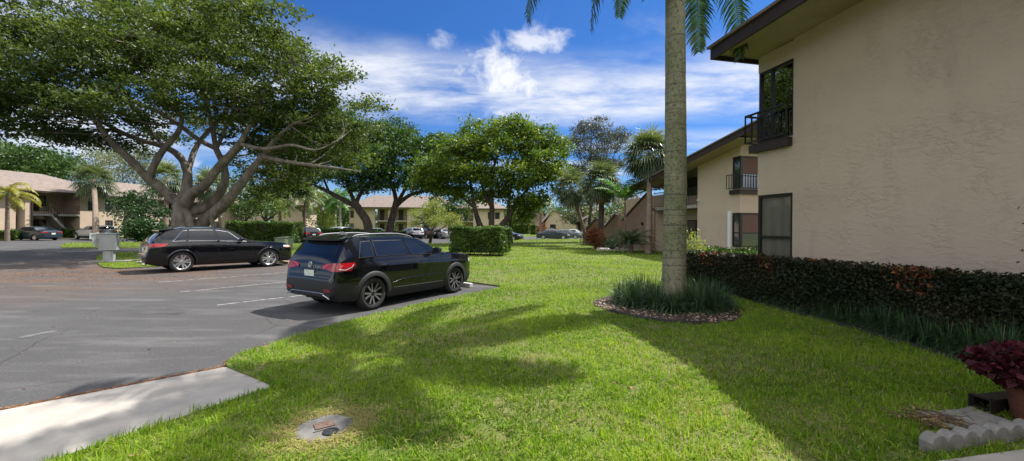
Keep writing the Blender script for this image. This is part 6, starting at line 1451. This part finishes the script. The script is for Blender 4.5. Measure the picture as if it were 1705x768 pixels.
far_tree('slender green tree between the coral bush and the stair wings', ((1018, 352, 46, 1.3, 1.6, 1.4), (1004, 368, 45, 1.2, 1.6, 1.2)), 'dark', .22, 1.6)
far_tree('bright far tree behind the sunlit end wall', ((500, 318, 92, 4, 4, 3), (520, 335, 92, 4, 4, 3), (480, 322, 94, 4, 4, 2.6)), 'green')
far_tree('dark far tree between the white trunked palms and the wide tan block', ((572, 352, 96, 3.6, 4, 3), (550, 360, 96, 3, 4, 2.6), (590, 362, 96, 3, 4, 2.6)), 'far')
far_tree('far green tree glimpsed below the bright green crown', ((860, 368, 100, 4, 4, 2.4), (838, 360, 100, 3, 4, 2.4), (878, 350, 105, 4, 4, 3)), 'far')
far_tree('distant dark tree in the sky gap beside the leaning palm trunk', ((935, 358, 130, 5, 4, 3), (915, 366, 130, 4, 4, 2.4)), 'far')
far_tree('pale olive far tree behind the leaning palm trunk', ((965, 345, 84, 3.2, 4, 3), (978, 362, 84, 2.8, 4, 2.6), (950, 362, 84, 2.4, 3, 2)), 'olive', .4)
far_tree('far green tree behind the stair wings of the second tan block', ((1035, 345, 70, 3, 3, 2.4), (1020, 330, 74, 2.6, 3, 2.2)), 'olive', .35)
far_tree('bronze leaved far tree over the stair roofs', ((1055, 335, 62, 1.8, 2, 1.2), (1042, 350, 62, 1.6, 2, 1.0)), 'croton', .3)
# the far wood closing the view
def wood():
    P = []
    for i in range(70):
        x = rng.uniform(-170, 110); Y = rng.uniform(135, 165); h = rng.uniform(7, 11); P.append(ellipsoid_pts(420, (x, Y, h * .5), (rng.uniform(4, 7), 4, h * .55), .35))
    P = np.concatenate(P); P = P[P[:, 2] > 0]; leaves('far_wood', P, .9, L_['far'], None, None, .6, .3)['kind'] = 'stuff'
wood()

# trees added behind the camera to darken car reflections; never in view
def reflection_wood():
    P = []
    for i in range(34):
        a = rng.uniform(R(150), R(395)) + R(0); d = rng.uniform(34, 46); x, Y = d * math.sin(a - R(90) + R(180)) , -abs(d * math.cos(a)) - 6
        P.append(ellipsoid_pts(420, (rng.uniform(-60, 35), rng.uniform(-40, -26), 6), (rng.uniform(3, 6), 3, rng.uniform(5, 8)), .35))
    P = np.concatenate(P); P = P[P[:, 2] > 0]; leaves('far_wood', P, .8, L_['dark'], None, None, .6, .3)['kind'] = 'stuff'
reflection_wood()
# ------------------------------------------------------------------ light and sky
SUN_EL, SUN_AZ = R(57), math.atan2(.83, .55)      # azimuth clockwise from +Y (the view direction)
w = bpy.data.worlds.new('World'); SC.world = w; w.use_nodes = True; nt = w.node_tree; N = nt.nodes; L = nt.links
bg = N['Background']; bg.inputs['Strength'].default_value = .15
sky = N.new('ShaderNodeTexSky'); sky.sky_type = 'NISHITA'; sky.sun_disc = False; sky.sun_elevation = SUN_EL; sky.sun_rotation = SUN_AZ; sky.air_density = 1.0; sky.dust_density = .6; sky.ozone_density = 2.2
tc = N.new('ShaderNodeTexCoord'); sep = N.new('ShaderNodeSeparateXYZ'); L.new(tc.outputs['Generated'], sep.inputs[0])
def mth(op, a, b=None, c=None):
    x = N.new('ShaderNodeMath'); x.operation = op
    for i, v in enumerate((a, b, c)):
        if v is None: continue
        if isinstance(v, (int, float)): x.inputs[i].default_value = v
        else: L.new(v, x.inputs[i])
    return x.outputs[0]
def smooth(s, a, b, lo=0, hi=1):
    r = N.new('ShaderNodeMapRange'); r.interpolation_type = 'SMOOTHSTEP'; r.inputs[1].default_value = a; r.inputs[2].default_value = b; r.inputs[3].default_value = lo; r.inputs[4].default_value = hi; L.new(s, r.inputs[0]); return r.outputs[0]
zc = mth('MAXIMUM', sep.outputs[2], .0); den = mth('ADD', zc, .09)
cv = N.new('ShaderNodeCombineXYZ'); L.new(mth('DIVIDE', sep.outputs[0], den), cv.inputs[0]); L.new(mth('DIVIDE', sep.outputs[1], den), cv.inputs[1])
def noise(scale, det, sc, off=(0, 0, 0), rough=.6, dist=0.0, src=None):
    mp = N.new('ShaderNodeMapping'); mp.inputs['Scale'].default_value = sc; mp.inputs['Location'].default_value = off; L.new(src or cv.outputs[0], mp.inputs[0])
    n = N.new('ShaderNodeTexNoise'); n.inputs['Scale'].default_value = scale; n.inputs['Detail'].default_value = det; n.inputs['Roughness'].default_value = rough; n.inputs['Distortion'].default_value = dist; L.new(mp.outputs[0], n.inputs[0]); return n.outputs['Fac']
el = mth('ARCTAN2', sep.outputs[2], mth('SQRT', mth('ADD', mth('MULTIPLY', sep.outputs[0], sep.outputs[0]), mth('MULTIPLY', sep.outputs[1], sep.outputs[1]))))
# high thin sheet in a band, streaked; lower streaks; one puffy cloud
wav = mth('MULTIPLY', mth('SUBTRACT', noise(.5, 3, (1, 1, 1), (3, 1, 0)), .5), .13)
elw = mth('ADD', el, wav)
band = mth('MULTIPLY', smooth(elw, R(12.5), R(16)), smooth(elw, R(18.5), R(24), 1, 0))
sheet_ = mth('MULTIPLY', band, mth('ADD', mth('MULTIPLY', smooth(noise(1.7, 9, (1, 1.5, 1), (1.2, .3, 0), .58, .3), .22, .68), .84), mth('MULTIPLY', smooth(noise(9, 6, (1, 2.4, 1), (0, 0, 0), .6), .42, .66), .12)))
low = mth('MULTIPLY', mth('MULTIPLY', smooth(elw, R(6), R(9)), smooth(elw, R(10), R(13.5), 1, 0)), smooth(noise(.9, 7, (.35, 1.4, 1), (4, 2, 0)), .40, .64, 0, .75))
hor = smooth(el, R(-1), R(9), .45, 0)
wisp = mth('MULTIPLY', smooth(noise(1.1, 8, (1, .5, 1), (7, 3, 0), .6, 1.2), .55, .80, 0, .30), smooth(el, R(16), R(24)))
def puff(az, e, ra, re, k):
    d = Vector((math.sin(R(az)) * math.cos(R(e)), math.cos(R(az)) * math.cos(R(e)), math.sin(R(e)))); u = Vector((math.cos(R(az)), -math.sin(R(az)), 0)); v = u.cross(d)
    def dot(vec):
        x = N.new('ShaderNodeVectorMath'); x.operation = 'DOT_PRODUCT'; L.new(tc.outputs['Generated'], x.inputs[0]); x.inputs[1].default_value = vec; return x.outputs['Value']
    uu = mth('DIVIDE', dot(u), R(ra)); vv = mth('DIVIDE', dot(v), R(re)); r = mth('SQRT', mth('ADD', mth('MULTIPLY', uu, uu), mth('MULTIPLY', vv, vv)))
    front = smooth(dot(d), .6, .8)
    n = noise(16, 8, (1, 1, 1.2), (0, 0, 0), .6, .3, tc.outputs['Generated'])
    return mth('MULTIPLY', front, smooth(mth('ADD', mth('SUBTRACT', 1.0, r), mth('MULTIPLY', mth('SUBTRACT', n, .5), 2.8)), -.1, 1.0, 0, k))
back = mth('MULTIPLY', mth('MULTIPLY', smooth(sep.outputs[1], -.05, -.45), smooth(el, R(2), R(10))), smooth(noise(2.4, 7, (1, 1, 1), (5, 5, 5), .6, 0, tc.outputs['Generated']), .34, .58))  # unseen bright cloud bank behind the camera, added to fill shaded walls
over = mth('MULTIPLY', smooth(el, R(36), R(52)), smooth(noise(2.0, 7, (1, 1, 1), (2, 7, 1), .6, 0, tc.outputs['Generated']), .40, .62, 0, .85))  # unseen cloud overhead, added as more fill light from above
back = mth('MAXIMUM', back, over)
pf = mth('MAXIMUM', puff(-.8, 19.4, 6.6, 4.4, 1.0), mth('MAXIMUM', puff(-15.5, 16.0, 2.2, 1.5, .6), mth('MAXIMUM', puff(-10.5, 23.5, 2.3, 1.6, .55), mth('MAXIMUM', puff(2.4, 24.0, 4.6, 2.0, .8), puff(-47, 9, 14, 5, .75)))))
cl = mth('MINIMUM', mth('MAXIMUM', mth('MAXIMUM', mth('MAXIMUM', sheet_, low), mth('MAXIMUM', hor, wisp)), pf), 1.0)
mx = N.new('ShaderNodeMix'); mx.data_type = 'RGBA'; L.new(cl, mx.inputs[0])
tint = N.new('ShaderNodeMix'); tint.data_type = 'RGBA'; tint.blend_type = 'MULTIPLY'; tint.inputs[0].default_value = 1; tint.inputs[7].default_value = (.115, .262, .47, 1); L.new(sky.outputs[0], tint.inputs[6])
L.new(tint.outputs[2], mx.inputs[6]); mx.inputs[7].default_value = (3.5, 3.6, 3.8, 1)
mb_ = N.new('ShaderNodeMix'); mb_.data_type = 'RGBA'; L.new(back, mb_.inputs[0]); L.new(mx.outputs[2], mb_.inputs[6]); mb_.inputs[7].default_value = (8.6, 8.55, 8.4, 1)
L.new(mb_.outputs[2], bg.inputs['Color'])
sl = bpy.data.lights.new('sun', 'SUN'); sl.energy = 5.0; sl.angle = R(.55); sl.color = (1, .955, .88); so = bpy.data.objects.new('sun', sl); COL.objects.link(so)
sd = Vector((math.sin(SUN_AZ) * math.cos(SUN_EL), math.cos(SUN_AZ) * math.cos(SUN_EL), math.sin(SUN_EL))); so.rotation_euler = sd.to_track_quat('Z', 'Y').to_euler(); so.location = (20, 20, 40)
SC.view_settings.view_transform = 'Standard'; SC.view_settings.look = 'None'; SC.view_settings.gamma = 1; SC.view_settings.use_curve_mapping = False; SC.view_settings.exposure = .9
SC.cycles.max_bounces = 8; SC.cycles.diffuse_bounces = 4; SC.cycles.glossy_bounces = 3; SC.cycles.transmission_bounces = 4; SC.cycles.caustics_reflective = False; SC.cycles.caustics_refractive = False
SC.cycles.use_denoising = True; SC.cycles.use_adaptive_sampling = False; SC.cycles.sample_clamp_indirect = 5.0
